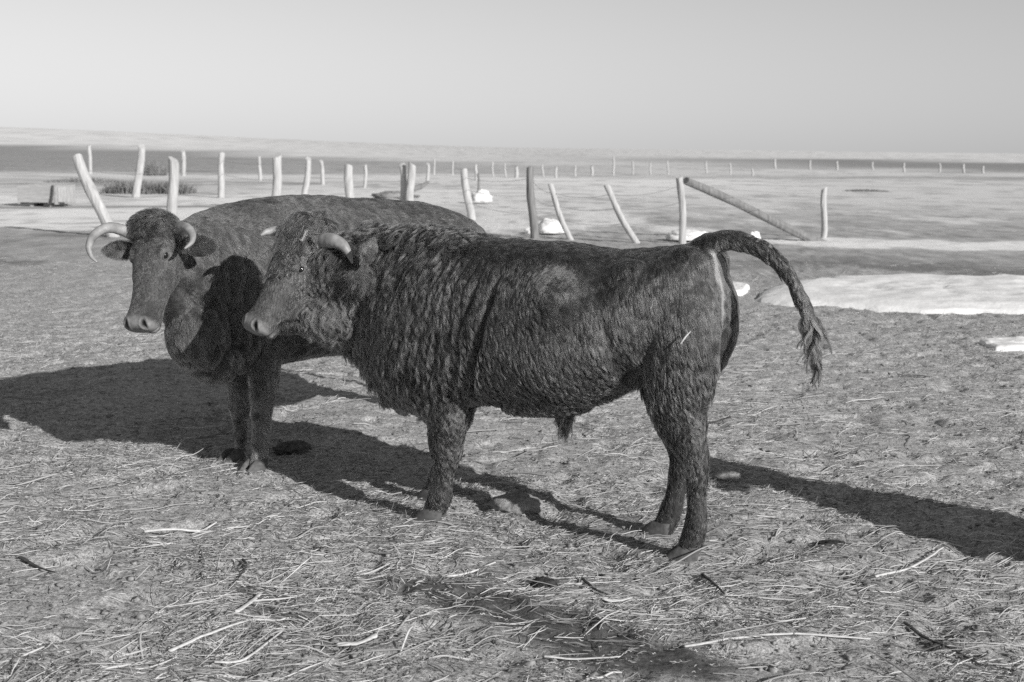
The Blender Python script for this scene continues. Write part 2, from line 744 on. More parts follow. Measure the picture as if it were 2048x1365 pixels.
BST = [b_top(655, 492, 655, .10), b_top(690, 478, 690, .125, 2.2), b_top(730, 466, 722, .155, 2.2), b_top(775, 463, 775, .20, 2.2, .5),
       b_top(830, 466, 812, .255, 2.2, .45), b_top(890, 470, 815, .285, 2.3, .45), b_top(960, 476, 804, .30, 2.4, .45), b_top(1040, 481, 806, .325, 2.3, .45),
       b_top(1120, 489, 813, .345, 2.3, .45), b_top(1190, 497, 805, .345, 2.3, .48), b_top(1260, 500, 780, .32, 2.3, .5),
       b_top(1330, 497, 745, .285, 2.4, .6), b_top(1385, 492, 715, .25, 2.4, .6), b_top(1425, 505, 690, .20, 2.2, .6), b_top(1450, 560, 650, .10, 2.0, .5)]
mb = MB()
_, Q = smooth_interp(np.array(BST), 5)
rings = []
for s, zt, zb, w, e, fr_ in Q:
    zc = zb + (zt - zb) * fr_
    rings.append(superring((s, 0, zc), (0, 1, 0), (0, 0, 1), w, zt - zc, zc - zb, e, 40))
mb.rings(rings)


def leg_pts(Fm, lst, lat):
    P = []
    ra = []
    rl = []
    for px, py, r, rlat, dl in lst:
        p = Fm.at(px, py, lat + dl)
        P.append(p)
        d = np.linalg.norm(Fm.O[:2] + Fm.x[:2] * p[0] + Fm.y[:2] * p[1])
        ra.append(r * d / F_PX)
        rl.append(rlat)
    return P, ra, rl


SY = 1 if B.y[1] < 0 else -1
# near (left) legs, lateral > 0
NL = [(868, 640, 70, .09, -.02), (880, 720, 66, .085, .0), (888, 785, 54, .075, .0), (893, 835, 45, .066, .0), (892, 875, 38, .058, .0), (892, 903, 34, .052, .0), (890, 932, 24, .040, .0),
      (886, 965, 21, .036, .0), (880, 993, 27, .044, .0), (869, 1018, 23, .042, 0)]
P, ra, rl = leg_pts(B, NL, .15)
mb.tube(P, ra, rl)
bf_near = B.at(862, 1040, .15)
NLf = [(x + (16 if y > 800 else 0), y - 6 * 0, r * .95, q, d) for x, y, r, q, d in NL]
P2 = [np.array([p[0] + .17 * sstep(.9, .2, p[2]), -p[1], p[2]]) for p in P]
mb.tube(P2, ra, rl)
bf_far = np.array([bf_near[0] + .17, -.15, 0])
HL = [(1352, 590, 86, .115, -.03), (1362, 665, 84, .115, .0), (1358, 735, 80, .10, .0), (1352, 790, 72, .085, .0), (1363, 845, 54, .066, .0), (1378, 885, 38, .052, .0),
      (1390, 920, 29, .042, .0), (1394, 962, 21, .034, .0), (1393, 1008, 20, .032, .0), (1392, 1045, 24, .038, 0), (1385, 1078, 25, .042, .0), (1375, 1095, 22, .04, 0)]
P, ra, rl = leg_pts(B, HL, .155)
mb.tube(P, ra, rl)
bh_near = B.at(1368, 1120, .155)
HF = [(1330, 640, 84, .115, .0), (1340, 735, 74, .10, .0), (1345, 795, 60, .085, .0), (1352, 845, 46, .066, .0), (1364, 885, 36, .052, .0),
      (1368, 915, 30, .042, .0), (1360, 950, 24, .036, .0), (1350, 990, 21, .034, .0), (1342, 1020, 23, .038, 0), (1332, 1048, 23, .042, .0), (1325, 1060, 20, .04, 0)]
P, ra, rl = leg_pts(B, HF, -.13)
mb.tube(P, ra, rl)
bh_far = B.at(1316, 1082, -.13)
# masses: shoulder, brisket, elbow, haunch, flank, hook bones, belly
for lat in (1, -1):
    mb.ellipsoid(B.at(868, 640, 0) * [1, 0, 1] + [0, lat * .17, 0], (.15, .10, .26))
    mb.ellipsoid(B.at(905, 775, 0) * [1, 0, 1] + [0, lat * .15, 0], (.10, .07, .10))
    mb.ellipsoid(B.at(1375, 640, 0) * [1, 0, 1] + [0, lat * .145, 0], (.165, .115, .26))
    mb.ellipsoid(B.at(1300, 540, 0) * [1, 0, 1] + [0, lat * .20, 0], (.08, .06, .06))
    mb.ellipsoid(B.at(1395, 540, 0) * [1, 0, 1] + [0, lat * .12, 0], (.10, .08, .10))
mb.ellipsoid(B.at(800, 765, 0), (.10, .11, .09))
mb.ellipsoid(B.at(1085, 785, 0), (.24, .22, .09))
mb.ellipsoid(B.at(1128, 828, .03), (.045, .03, .045))          # sheath
# tail
TL = [(1395, 505, 26), (1425, 488, 26), (1462, 482, 22), (1500, 490, 20), (1540, 512, 19), (1578, 552, 17), (1603, 598, 14), (1619, 640, 10), (1628, 680, 8), (1634, 710, 5)]
TP = [B.at(a, b, 0) for a, b, c in TL]
mb.tube(TP, [c * .0017 for a, b, c in TL])
# head
B_HL = .468
pw = B.at(606, 468, .21)
BH = head_frame(pw, B.vec((-.50, -.40, -.77)), B.vec((-.60, -.57, .56)))
HWm = head_shapes(mb, BH, B_HL, 'bull')
for s_ in (1, -1):
    mb.ellipsoid(HWm(.30, s_ * .11, -.42), np.array([.20, .10, .17]) * B_HL, [BH[1], BH[2], BH[3]])
mb.ellipsoid(HWm(.33, 0, -.50), np.array([.17, .12, .14]) * B_HL, [BH[1], BH[2], BH[3]])
mb.ellipsoid(B.at(690, 620, .03), (.14, .11, .14))
# poll bulk, and the neck joining
mb.ellipsoid(HWm(-.02, 0, -.04), np.array([.17, .21, .13]) * B_HL, [BH[1], BH[2], BH[3]])
mb.tube([HWm(.1, 0, -.25), B.at(690, 585, .02), B.at(760, 600, 0)], [.13, .18, .22], [.11, .14, .17])
EA, EB = B.at(716, 541, .285), B.at(750, 475, .275)
ear_shape(mb, EA, EB, B.vec((.5, -.8, .3)), .105, .02, .2)
mb.ellipsoid(B.at(716, 546, .24), (.03, .05, .03))
ear_shape(mb, HWm(.06, -.20, -.20), HWm(-.10, -.52, -.2), BH[3] * .3 + BH[1] * .4, .085)

mb.ellipsoid(B.at(655, 622, .18), (.12, .085, .105))
mb.tube([B.at(548, 655, .30), B.at(595, 645, .30), B.at(635, 628, .26), B.at(690, 620, .12)], [.032, .055, .085, .13], [.035, .05, .065, .12])
mb.tube([B.at(650, 540, .17), B.at(700, 560, .10), B.at(760, 590, .0)], [.15, .2, .25], [.12, .15, .18])
V, Q = remesh(mb, .0062, 6)
Nn, _ = normals(V, Q)
V, b_muz, b_dark = head_detail(V, Nn, BH, B_HL)

# regions
xh = ((V - BH[0]) / B_HL) @ BH[1]
yh = ((V - BH[0]) / B_HL) @ BH[2]
zh = ((V - BH[0]) / B_HL) @ BH[3]
xl, yl, zl = V[:, 0], V[:, 1], V[:, 2]
s_sh = B.at(868, 640, 0)[0]
s_neck = B.at(690, 585, 0)[0]
s_rump = B.at(1462, 560, 0)[0]
b_head = (xh > -.15) * (xh < 1.2) * (abs(yh) < .62) * (zh > -.62) * (zh < .3) * sstep(s_neck - .06, s_neck + .03, xl)
b_tail = sstep(s_rump - .02, s_rump - .06, xl) * (zl > .5)
b_leg = sstep(.60, .48, zl)
# folds of the loose winter coat: vertical on neck and shoulder
wob = fbm(V * [1, 1, .35], 5, 3, 3)
ph = xl / .045 + wob * 2.3 + .15 * zl / .1
ridge = 1 - np.abs(np.sin(ph * math.pi)) ** .8
amp = .016 * sstep(B.at(1080, 600, 0)[0], B.at(960, 600, 0)[0], xl) * (1 - b_head) * sstep(.45, .7, zl) * sstep(1.3, 1.1, zl) * (.5 + .5 * sstep(-.5, .3, fbm(V, 4, 9, 2)))
V = V - Nn * (amp * ridge)[:, None]
lump = fbm(V, 9, 21, 3) * .012 + fbm(V, 30, 5, 2) * .004
V = V + Nn * (lump * (1 - b_head * .8) * (1 - .6 * b_leg))[:, None]
# crease behind the elbow and shoulder line, crease before the haunch
for (pa, pb, dep, wd) in (((1005, 540), (945, 800), .030, .018), ((960, 560), (920, 720), .018, .014), ((1215, 640), (1265, 810), .022, .03), ((1240, 700), (1300, 850), .02, .03)):
    a = B.at(*pa, .25)
    b = B.at(*pb, .2)
    ab = (b - a)[[0, 2]]
    q = V[:, [0, 2]] - a[[0, 2]]
    t = np.clip(q @ ab / (ab @ ab), 0, 1)
    d = np.linalg.norm(q - t[:, None] * ab, axis=1) + fbm(V, 12, 31, 2) * .01
    V = V - Nn * (dep * np.exp(-(d / wd) ** 2) * np.sin(np.clip(t, .02, .98) * math.pi) ** .5)[:, None]
# flank lump (the raised whorl) and rump hollow
for (pc, r, h) in (((1090, 590), .13, .03), ((1180, 560), .08, -.02), ((1420, 560), .06, -.02), ((1290, 600), .12, -.012)):
    a = B.at(*pc, .3)
    d = np.linalg.norm(V[:, [0, 2]] - a[[0, 2]], axis=1)
    V = V + Nn * (h * np.exp(-(d / r) ** 2))[:, None]
V = laplace(V, Q, 1)
Nn, _ = normals(V, Q)
# pale strip under the tail, worn knee and hock patches
pale = np.zeros(len(V))
for (pts, wd, k) in ((((1425, 505), (1432, 540), (1447, 590), (1452, 650)), .022, 1.0), (((905, 800), (908, 830)), .03, .35), (((1378, 905), (1378, 940)), .03, .45)):
    for i in range(len(pts) - 1):
        lat = .03 if k == 1.0 else .18
        a, b = B.at(*pts[i], lat), B.at(*pts[i + 1], lat)
        ab = b - a
        t = np.clip((V - a) @ ab / (ab @ ab), 0, 1)
        d = np.linalg.norm(V - a - t[:, None] * ab, axis=1) + fbm(V, 25, 41, 2) * .012
        pale = np.maximum(pale, k * np.exp(-(d / wd) ** 4))
BSKIN = skin_mat('bull_hide', .035, .26, .24)
me = mesh_fast('body', V, Q)
add_attr(me, 'muzzle', b_muz)
add_attr(me, 'dark', b_dark)
add_attr(me, 'pale', pale)
body = link_obj('body', me, bull, BSKIN)

LID = noise_mat('eyelid_skin', .05, .14, 60, bump=.3, dist=.002)
BEYES = [make_eye(bull, V, Nn, HWm(.33, s * .22, -.07), BH[1], LID) for s in (1, -1)]
horn_mesh([B.at(640, 484, .22), B.at(664, 482, .25), B.at(684, 490, .255), B.at(697, 507, .255), B.at(705, 528, .25)], .031, HORN, bull)
horn_mesh([HWm(.05, -.12, 0), HWm(.05, -.21, .04), HWm(.08, -.27, .10), HWm(.14, -.29, .16), HWm(.21, -.27, .20)], .028, HORN, bull)
hf = B.vec(B.x)
hoof_mesh(bull, bf_near, (1, .1, 0), HOOF)
hoof_mesh(bull, bf_far, (1, -.1, 0), HOOF)
hoof_mesh(bull, bh_near, (1, .2, 0), HOOF)
hoof_mesh(bull, bh_far, (1, -.1, 0), HOOF)

if FUR:
    # length, direction, curl by region
    n = int(520000 * FUR)
    wgt = np.ones(len(V)) * (1 - .97 * b_muz)
    wgt *= np.where(yl < -.05, .45, 1.0)
    wgt *= 1 + 1.6 * b_head
    wgt_e = np.linalg.norm(V - (EA + EB) / 2, axis=1)
    wgt = wgt * (1 + 1.5 * (wgt_e < .09))
    tri, Bc = sample_surface(V, Q, n, wgt, 3)

    def at3(A):
        return (A[tri] * (Bc[..., None] if A.ndim == 2 else Bc)).sum(1)
    R = at3(V)
    RN = at3(Nn)
    RN /= np.linalg.norm(RN, axis=1)[:, None] + 1e-9
    hd = at3(b_head.astype(float))
    tl = at3(b_tail)
    lg = at3(b_leg)
    mz = at3(b_muz)
    hx = at3(xh)
    hy = at3(yh)
    hz = at3(zh)
    D = np.tile(np.array([-.35, 0, -1.0]), (n, 1))
    neck = sstep(B.at(1000, 600, 0)[0], B.at(900, 600, 0)[0], R[:, 0])
    D[:, 0] = -.55 + .5 * neck
    top = sstep(1.12, 1.22, R[:, 2]) * (RN[:, 2] > .4)
    D = D * (1 - top)[:, None] + np.array([-1, 0, -.1]) * top[:, None]
    sw = np.stack([noise3(R, 3.5, 77), noise3(R, 3.5, 78) * .6, noise3(R, 3.5, 79)], 1)
    D = D + sw * (.55 * (1 - .6 * neck))[:, None]
    # whorl on the flank
    a = B.at(1105, 590, .3)
    q = R[:, [0, 2]] - a[[0, 2]]
    dd = np.linalg.norm(q, axis=1)
    k = np.exp(-(dd / .13) ** 2)[:, None]
    sp = np.stack([q[:, 1] * 1.0 - q[:, 0] * .6, q[:, 0] * 0, -q[:, 0] * 1.0 - q[:, 1] * .6], 1) / (dd[:, None] + .02)
    D = D * (1 - k) + sp * k * 1.2
    D = D * (1 - lg)[:, None] + (np.array([-.1, 0, -1.0]) + sw * .25) * lg[:, None]
    hD = BH[1] * 0.7 + BH[3] * .0 + np.array([0, 0, -.4]) + sw * .45
    D = D * (1 - hd)[:, None] + hD * hd[:, None]
    # tail: along it
    TQ = np.array(TP)
    seg = np.argmin(np.linalg.norm(R[:, None, :] - TQ[None], axis=2), axis=1)
    tdir = np.gradient(TQ, axis=0)
    tdir /= np.linalg.norm(tdir, axis=1)[:, None]
    D = D * (1 - tl)[:, None] + tdir[seg] * tl[:, None]
    L = np.full(n, .045)
    L = L + .042 * neck + .02 * top * neck + .01 * (noise3(R, 6, 5))
    L = L + .015 * sstep(.62, .5, R[:, 2]) * (1 - lg)
    L = L * (1 - .35 * lg) * (1 - .55 * sstep(.42, .22, R[:, 2]))
    rump = sstep(B.at(1300, 600, 0)[0], B.at(1400, 600, 0)[0], R[:, 0]) * sstep(.75, .95, R[:, 2])
    L = L * (1 - .35 * rump)
    hl = .009 + .026 * sstep(.35, .0, hx) * sstep(-.25, -.05, hz) + .006 * sstep(.7, .4, hx) + .02 * sstep(-.35, -.5, hz) * sstep(.8, .4, hx)
    L = L * (1 - hd) + hl * hd
    L = L * (1 - .9 * mz)
    th = np.exp(-(np.linalg.norm(R - B.at(1425, 470, 0), axis=1) / .16) ** 2) * (RN[:, 2] > .2)
    L = L + .02 * th
    L = L * (1 - tl) + .038 * tl
    # the ear: short hair, along the ear
    ab = EB - EA
    te = np.clip((R - EA) @ ab / (ab @ ab), 0, 1)
    de = np.linalg.norm(R - EA - te[:, None] * ab, axis=1)
    fh = np.minimum(np.linalg.norm(R - HWm(.07, -.24, .08), axis=1), np.linalg.norm(R - HWm(.03, -.15, .03), axis=1))
    L = L * sstep(.02, .07, fh).clip(.2, 1)
    ek = sstep(.13, .085, de) * sstep(.0, .2, te)
    D = D * (1 - ek)[:, None] + ab * 3 * ek[:, None]
    L = L * (1 - ek) + .014 * ek
    hd = np.maximum(hd, ek)
    # eye left bare
    for s in (1, -1):
        c = HWm(.31, s * .215, -.065)
        L = L * sstep(.018, .04, np.linalg.norm(R - c, axis=1)).clip(.08, 1)
    curl = .13 + .10 * neck + .12 * sstep(.7, .5, R[:, 2]) + .30 * hd * sstep(.45, .15, hx) * sstep(-.25, -.1, hz)
    tint = -.15 + .03 * rump + .05 * hd - .15 * lg
    pl = at3(pale)
    tint = tint + 1.2 * pl + .2 * ek
    L = L * (1 - .7 * (pl > .5))
    smooth_ = (1 - neck) * sstep(.72, .95, R[:, 2] + .12 * noise3(R, 5, 91)) * (1 - hd) * (1 - tl)
    smooth_ = np.maximum(smooth_ * (1 - .5 * np.exp(-(dd / .16) ** 2)), .75 * hd * (1 - sstep(.62, .5, hx) * sstep(-.3, -.15, hz)))
    L = L * (1 - .35 * smooth_ * (1 - hd))
    LIFT = .30 + .20 * top * neck + .30 * top - .12 * tl - .12 * smooth_ - .16 * neck * (1 - top)
    CLUMP = (.72 - .45 * smooth_) * (1 - .8 * ek)
    LIFT = LIFT * (1 - .5 * ek)
    curl = curl * (1 - .6 * smooth_)
    BHAIR = hair_mat('bull_hair', .018, .135, .32)
    grow_hair('coat', R, RN, D, L, bull, BHAIR, lift=LIFT, curl=curl, curl_n=1.1, clump=CLUMP, clump_r=.02,
              npts=7, radius=.00055, droop=.2, seed=4, tint=tint, spread=.08, zs=.26, share=.03)
    # long locks: poll tuft and crest
    tuft_roots = []
    rg = np.random.default_rng(12)

    def tuft(name, mask, n, Lr, dirf, curl, seed, lift=.8, clump=.9, radius=.0009, droop=.3, tint=0.0, cr=.02):
        tri, Bc = sample_surface(V, Q, n, mask, seed)
        R = (V[tri] * Bc[..., None]).sum(1)
        RN = (Nn[tri] * Bc[..., None]).sum(1)
        RN /= np.linalg.norm(RN, axis=1)[:, None]
        D = dirf(R)
        L = np.random.default_rng(seed).uniform(Lr[0], Lr[1], n)
        grow_hair(name, R, RN, D, L, bull, BHAIR, lift=lift, curl=curl, curl_n=1.3, clump=clump, clump_r=cr, npts=9, radius=radius,
                  droop=droop, seed=seed, tint=np.full(n, tint))
    poll = (np.sqrt((xh + .02) ** 2 + (yh * .8) ** 2 + (zh - .02) ** 2) < .2).astype(float) * (np.linalg.norm(V - HWm(.07, -.24, .08), axis=1) > .055) * (np.linalg.norm(V - B.at(668, 488, .25), axis=1) > .05)
    tuft('poll_tuft', poll + 1e-6 * 0, int(9000 * FUR), (.055, .10), lambda R: unit_rows((R - HWm(0, 0, -.15)) + np.random.default_rng(2).normal(0, .05, R.shape)), .28, 5, lift=1.0, clump=.95, tint=.0, cr=.03)
    fore = (np.sqrt(((xh - .20) / .24) ** 2 + (yh / .22) ** 2 + (zh / .14) ** 2) < 1).astype(float) * (np.linalg.norm(V - HWm(.10, -.25, .10), axis=1) > .06)
    tuft('forehead_curls', fore, int(8000 * FUR), (.03, .05), lambda R: BH[1] + np.random.default_rng(3).normal(0, .6, R.shape), .45, 6, lift=.6, clump=.92, tint=.0, cr=.02)
    shm = (np.linalg.norm(V - B.at(1130, 838, .03), axis=1) < .05).astype(float)
    tuft('sheath_hair', shm, int(1600 * FUR) + 50, (.035, .09), lambda R: np.tile([-.0, 0, -1.], (len(R), 1)), .1, 7, lift=.2, droop=.4, tint=.0)
    # tail switch: locks hanging from the end of the tail
    tm = sstep(B.at(1604, 600, 0)[0], B.at(1622, 600, 0)[0], xl) * (zl > .5)
    tuft('tail_switch', tm, int(5200 * FUR), (.09, .17), lambda R: np.tile([-.02, 0, -1.], (len(R), 1)), .12, 8, lift=.02, clump=.95, radius=.0011, droop=.1, tint=-.2, cr=.05)

# ------------------------------------------------------------------ the cow behind
cf = unit([-.63, -.77, 0])
C0 = np.array([-1.30, 6.72]) - cf[:2] * .7
C = Frame((C0[0], C0[1]), cf)
cow = empty('cow', (C0[0], C0[1], 0), C.ang)
tag(cow, 'dark cow with ring-curled horns facing the camera behind the bull', 'cow')
CST = [(1.17, 1.215, .88, .10, 2.1, .5), (1.07, 1.25, .72, .14, 2.1, .5), (.96, 1.285, .57, .195, 2.2, .45), (.84, 1.31, .505, .235, 2.2, .42), (.68, 1.33, .495, .265, 2.2, .42),
       (.5, 1.345, .51, .29, 2.3, .45), (.25, 1.345, .515, .335, 2.3, .45), (0, 1.325, .50, .365, 2.15, .43), (-.3, 1.31, .50, .375, 2.15, .46),
       (-.55, 1.285, .54, .35, 2.3, .52), (-.75, 1.235, .62, .29, 2.2, .6), (-.90, 1.17, .75, .21, 2.1, .6), (-.98, 1.08, .86, .10, 2.0, .5)]
mb = MB()
_, Q = smooth_interp(np.array(CST), 5)
rings = []
for s, zt, zb, w, e, fr_ in Q:
    zc = zb + (zt - zb) * fr_
    rings.append(superring((s, 0, zc), (0, 1, 0), (0, 0, 1), w, zt - zc, zc - zb, e, 40))
mb.rings(rings)
LL = [(530, 640, 50, .08, .0), (530, 700, 42, .07, .0), (529, 760, 33, .06, .0), (526, 800, 27, .05, .0), (523, 845, 21, .042, .0), (521, 875, 18, .036, .0), (519, 905, 17, .034, .0), (517, 925, 19, .038, .0), (513, 938, 17, .036, 0)]
P, ra, rl = leg_pts(C, LL, .13)
mb.tube(P, ra, rl)
cfl = C.at(508, 948, .13)
LR = [(478, 640, 46, .08, .0), (478, 700, 38, .07, .0), (477, 760, 27, .06, .0), (479, 800, 21, .05, .0), (481, 840, 17, .042, .0), (481, 870, 14, .034, .0), (480, 895, 14, .032, .0), (477, 913, 16, .036, .0), (470, 924, 15, .036, 0)]
P, ra, rl = leg_pts(C, LR, -.12)
mb.tube(P, ra, rl)
cfr = C.at(464, 934, -.12)
for lat in (1, -1):
    mb.ellipsoid((.62, lat * .17, .95), (.15, .10, .27))
    mb.ellipsoid((-.72, lat * .16, .95), (.17, .12, .26))
    mb.ellipsoid((-.48, lat * .24, 1.13), (.13, .08, .11))
    mb.ellipsoid((-.91, lat * .11, 1.04), (.08, .06, .08))
    lo = .14 if lat > 0 else -.02
    mb.tube([(-.68, lat * .13, .75), (-.68, (lat * .13 + lo) / 2, .6), (-.76, lo, .47), (-.80, lo, .38), (-.78, lo, .25), (-.76, lo, .12), (-.73, lo, .06)],
            [.13, .10, .06, .045, .036, .038, .036])
mb.ellipsoid((.90, 0, .66), (.14, .17, .15))
mb.tube([(-.93, 0, 1.08), (-1.04, 0, .97), (-1.07, 0, .7), (-1.07, 0, .5)], [.035, .028, .022, .015])
C_HL = .485
pw = C.at_dist(300, 450, 6.24)
CH = head_frame(pw, C.vec((-.09, -.47, -.87)), C.vec((-.42, -.82, .42)))
HWc = head_shapes(mb, CH, C_HL, 'cow')
mb.ellipsoid(HWc(-.0, 0, -.05), np.array([.14, .24, .13]) * C_HL, [CH[1], CH[2], CH[3]])
mb.tube([HWc(.10, 0, -.30), (1.12, 0, 1.05), (.92, 0, 1.0)], [.14, .19, .24], [.10, .13, .17])
mb.tube([HWc(.30, 0, -.40), (1.10, 0, .88), (.92, 0, .72)], [.08, .13, .18], [.07, .10, .14])
ear_shape(mb, HWc(.14, .22, -.18), C.at_dist(438, 494, 6.14), C.vec((.25, -1, .1)), .125, .02, .1)
ear_shape(mb, HWc(.13, -.22, -.20), C.at_dist(203, 500, 6.27), C.vec((-.5, -.8, -.1)), .10, .02, .3)
mb.ellipsoid(C.at_dist(395, 672, 6.42), (.13, .17, .17))
mb.ellipsoid(C.at_dist(425, 715, 6.5), (.13, .16, .12))
V, Q = remesh(mb, .0068, 6)
Nn, _ = normals(V, Q)
V, c_muz, c_dark = head_detail(V, Nn, CH, C_HL)
xh = ((V - CH[0]) / C_HL) @ CH[1]
yh = ((V - CH[0]) / C_HL) @ CH[2]
zh = ((V - CH[0]) / C_HL) @ CH[3]
c_head = (xh > -.2) * (xh < 1.2) * (abs(yh) < .75) * (zh > -.62) * (zh < .3) * sstep(1.10, 1.18, V[:, 0])
V = V + Nn * ((fbm(V, 7, 61, 3) * .010) * (1 - c_head))[:, None]
V = V + Nn * ((fbm(V, 22, 63, 3) * .004) * (1 - .6 * c_head))[:, None]
rib = np.sin(V[:, 0] / .075 * 6.283 + V[:, 2] * 3) * sstep(.45, .25, np.abs(V[:, 0] - .05)) * (V[:, 2] > .6) * sstep(1.3, 1.15, V[:, 2])
nk = np.abs(np.sin(V[:, 0] / .06 * 3.14 + fbm(V, 5, 64, 2) * 2)) * sstep(.72, .85, V[:, 0]) * (1 - c_head) * sstep(1.25, 1.1, V[:, 2])
V = V + Nn * (rib * .004 + nk * .008)[:, None]
Nn, _ = normals(V, Q)
# paler hair down the shins; lit rims round the eyes put into the colour
pale = .45 * sstep(.55, .30, V[:, 2]) * sstep(-.3, .2, fbm(V, 14, 71, 2) + .2) * (V[:, 0] > .3)
for s in (1, -1):
    d = np.linalg.norm(V - HWc(.30, s * .225, -.07), axis=1)
    pale = np.maximum(pale, .5 * np.exp(-((d - .028) / .012) ** 2))
CSKIN = skin_mat('cow_hide', .03, .2, .23)
me = mesh_fast('body', V, Q)
add_attr(me, 'muzzle', c_muz)
add_attr(me, 'dark', c_dark)
add_attr(me, 'pale', pale)
link_obj('body', me, cow, CSKIN)
CEYES = [make_eye(cow, V, Nn, HWc(.31, s * .225, -.07), CH[1], LID) for s in (1, -1)]


def cpts(lst):
    return [C.at_dist(a, b, d) for a, b, d in lst]


horn_mesh(cpts([(262, 468, 6.27), (243, 460, 6.25), (215, 456, 6.2), (189, 470, 6.15), (178, 492, 6.1), (182, 512, 6.08), (194, 525, 6.06)]), .0235, HORN, cow)
horn_mesh(cpts([(336, 470, 6.27), (350, 459, 6.24), (370, 455, 6.18), (384, 468, 6.12), (383, 485, 6.08), (369, 498, 6.05)]), .025, HORN, cow)
for (p, fd) in ((cfl, (1, .05, 0)), (cfr, (1, .0, 0)), ((-.70, .14, 0), (1, 0, 0)), ((-.70, -.02, 0), (1, 0, 0))):
    hoof_mesh(cow, p, fd, HOOF)
if FUR:
    n = int(330000 * FUR)
    wgt = (1 - .97 * c_muz) * (1 + 1.2 * c_head) * np.where(V[:, 0] < .2, .6, 1)
    tri, Bc = sample_surface(V, Q, n, wgt, 13)
    R = at3_(V, tri, Bc)
    RN = unit_rows(at3_(Nn, tri, Bc))
    hd, mz, hx, hy, hz, pl = (at3_(np.asarray(a, float), tri, Bc) for a in (c_head, c_muz, xh, yh, zh, pale))
    sw = np.stack([noise3(R, 4, 87), noise3(R, 4, 88) * .6, noise3(R, 4, 89)], 1)
    top = sstep(1.15, 1.3, R[:, 2]) * (RN[:, 2] > .4)
    D = np.array([-.6, 0, -1.]) * (1 - top)[:, None] + np.array([-1, 0, -.1]) * top[:, None] + sw * .7
    D = D * (1 - hd)[:, None] + (CH[1] * .8 + np.array([0, 0, -.3]) + sw * .35) * hd[:, None]
    L = .028 + .010 * noise3(R, 6, 15)
    hl = .009 + .035 * sstep(.22, .0, hx) * (hz > -.3) + .008 * sstep(.45, .3, hx)
    hl = hl + .005 * (np.abs(hy) > .26) * (hx < .35)
    L = L * (1 - hd) + hl * hd
    L = L * (1 - .9 * mz) * (1 - .4 * sstep(.5, .4, R[:, 2]))
    for s in (1, -1):
        c = CEYES[0 if s == 1 else 1]
        L = L * sstep(.020, .05, np.linalg.norm(R - c, axis=1)).clip(.05, 1)
    ea, eb = HWc(.14, .22, -.18), C.at_dist(438, 494, 6.14)
    ab = eb - ea
    te = np.clip((R - ea) @ ab / (ab @ ab), 0, 1)
    de = np.linalg.norm(R - ea - te[:, None] * ab, axis=1)
    ek = sstep(.11, .075, de) * sstep(.1, .35, te)
    D = D * (1 - ek)[:, None] + ab * 5 * ek[:, None]
    L = L * (1 - ek) + .012 * ek
    pl = pl + .25 * ek
    CHAIR = hair_mat('cow_hair', .022, .135, .34)
    grow_hair('coat', R, RN, D, L, cow, CHAIR, lift=.16 + .5 * hd * sstep(.2, .05, hx), curl=.08 + .25 * hd * sstep(.4, .1, hx), curl_n=1.0, clump=.12 * (1 - .5 * hd), clump_r=.02,
              npts=5, radius=.0007, droop=.1, seed=14, tint=pl * 1.2 - .1 - .1 * hd, spread=.10, share=.02)


# guessed unseen cow, added beyond the right edge to cast the yard shadow
def copy_thing(root, loc, rz, name):
    r = bpy.data.objects.new(name, None)
    COL.objects.link(r)
    r.location = loc
    r.rotation_euler = (0, 0, rz)
    for ch in list(root.children):
        d = ch.copy()
        COL.objects.link(d)
        d.parent = r
    return r


c3 = copy_thing(cow, (3.84, 3.60, 0), math.radians(131), 'cow')
tag(c3, 'unseen dark horned cow added beyond the right edge to cast the shadow at right', 'cow')

# ------------------------------------------------------------------ ground
def axis(lo, hi, step, growth, far_lo, far_hi):
    mid = np.arange(lo, hi + step * .5, step)
    up = [mid[-1]]
    s = step
    while up[-1] < far_hi:
        s = max(s * (1 + growth), s)
        up.append(up[-1] + s)
    dn = [mid[0]]
    s = step
    while dn[-1] > far_lo:
        s *= 1 + growth * 1.6
        dn.append(dn[-1] - s)
    return np.array(dn[1:][::-1] + list(mid) + up[1:])


def axis_y():
    a = list(np.arange(2.6, 11.0, .024))
    while a[-1] < 6000:
        a.append(a[-1] + max(.024, (a[-1] - 9.0) * .012))
    dn = [2.6]
    s = .05
    while dn[-1] > -300:
        s *= 1.15
        dn.append(dn[-1] - s)
    return np.array(dn[1:][::-1] + a)


XS = axis(-4.2, 4.2, .026, .018, -5000, 5000)
YS = axis_y()
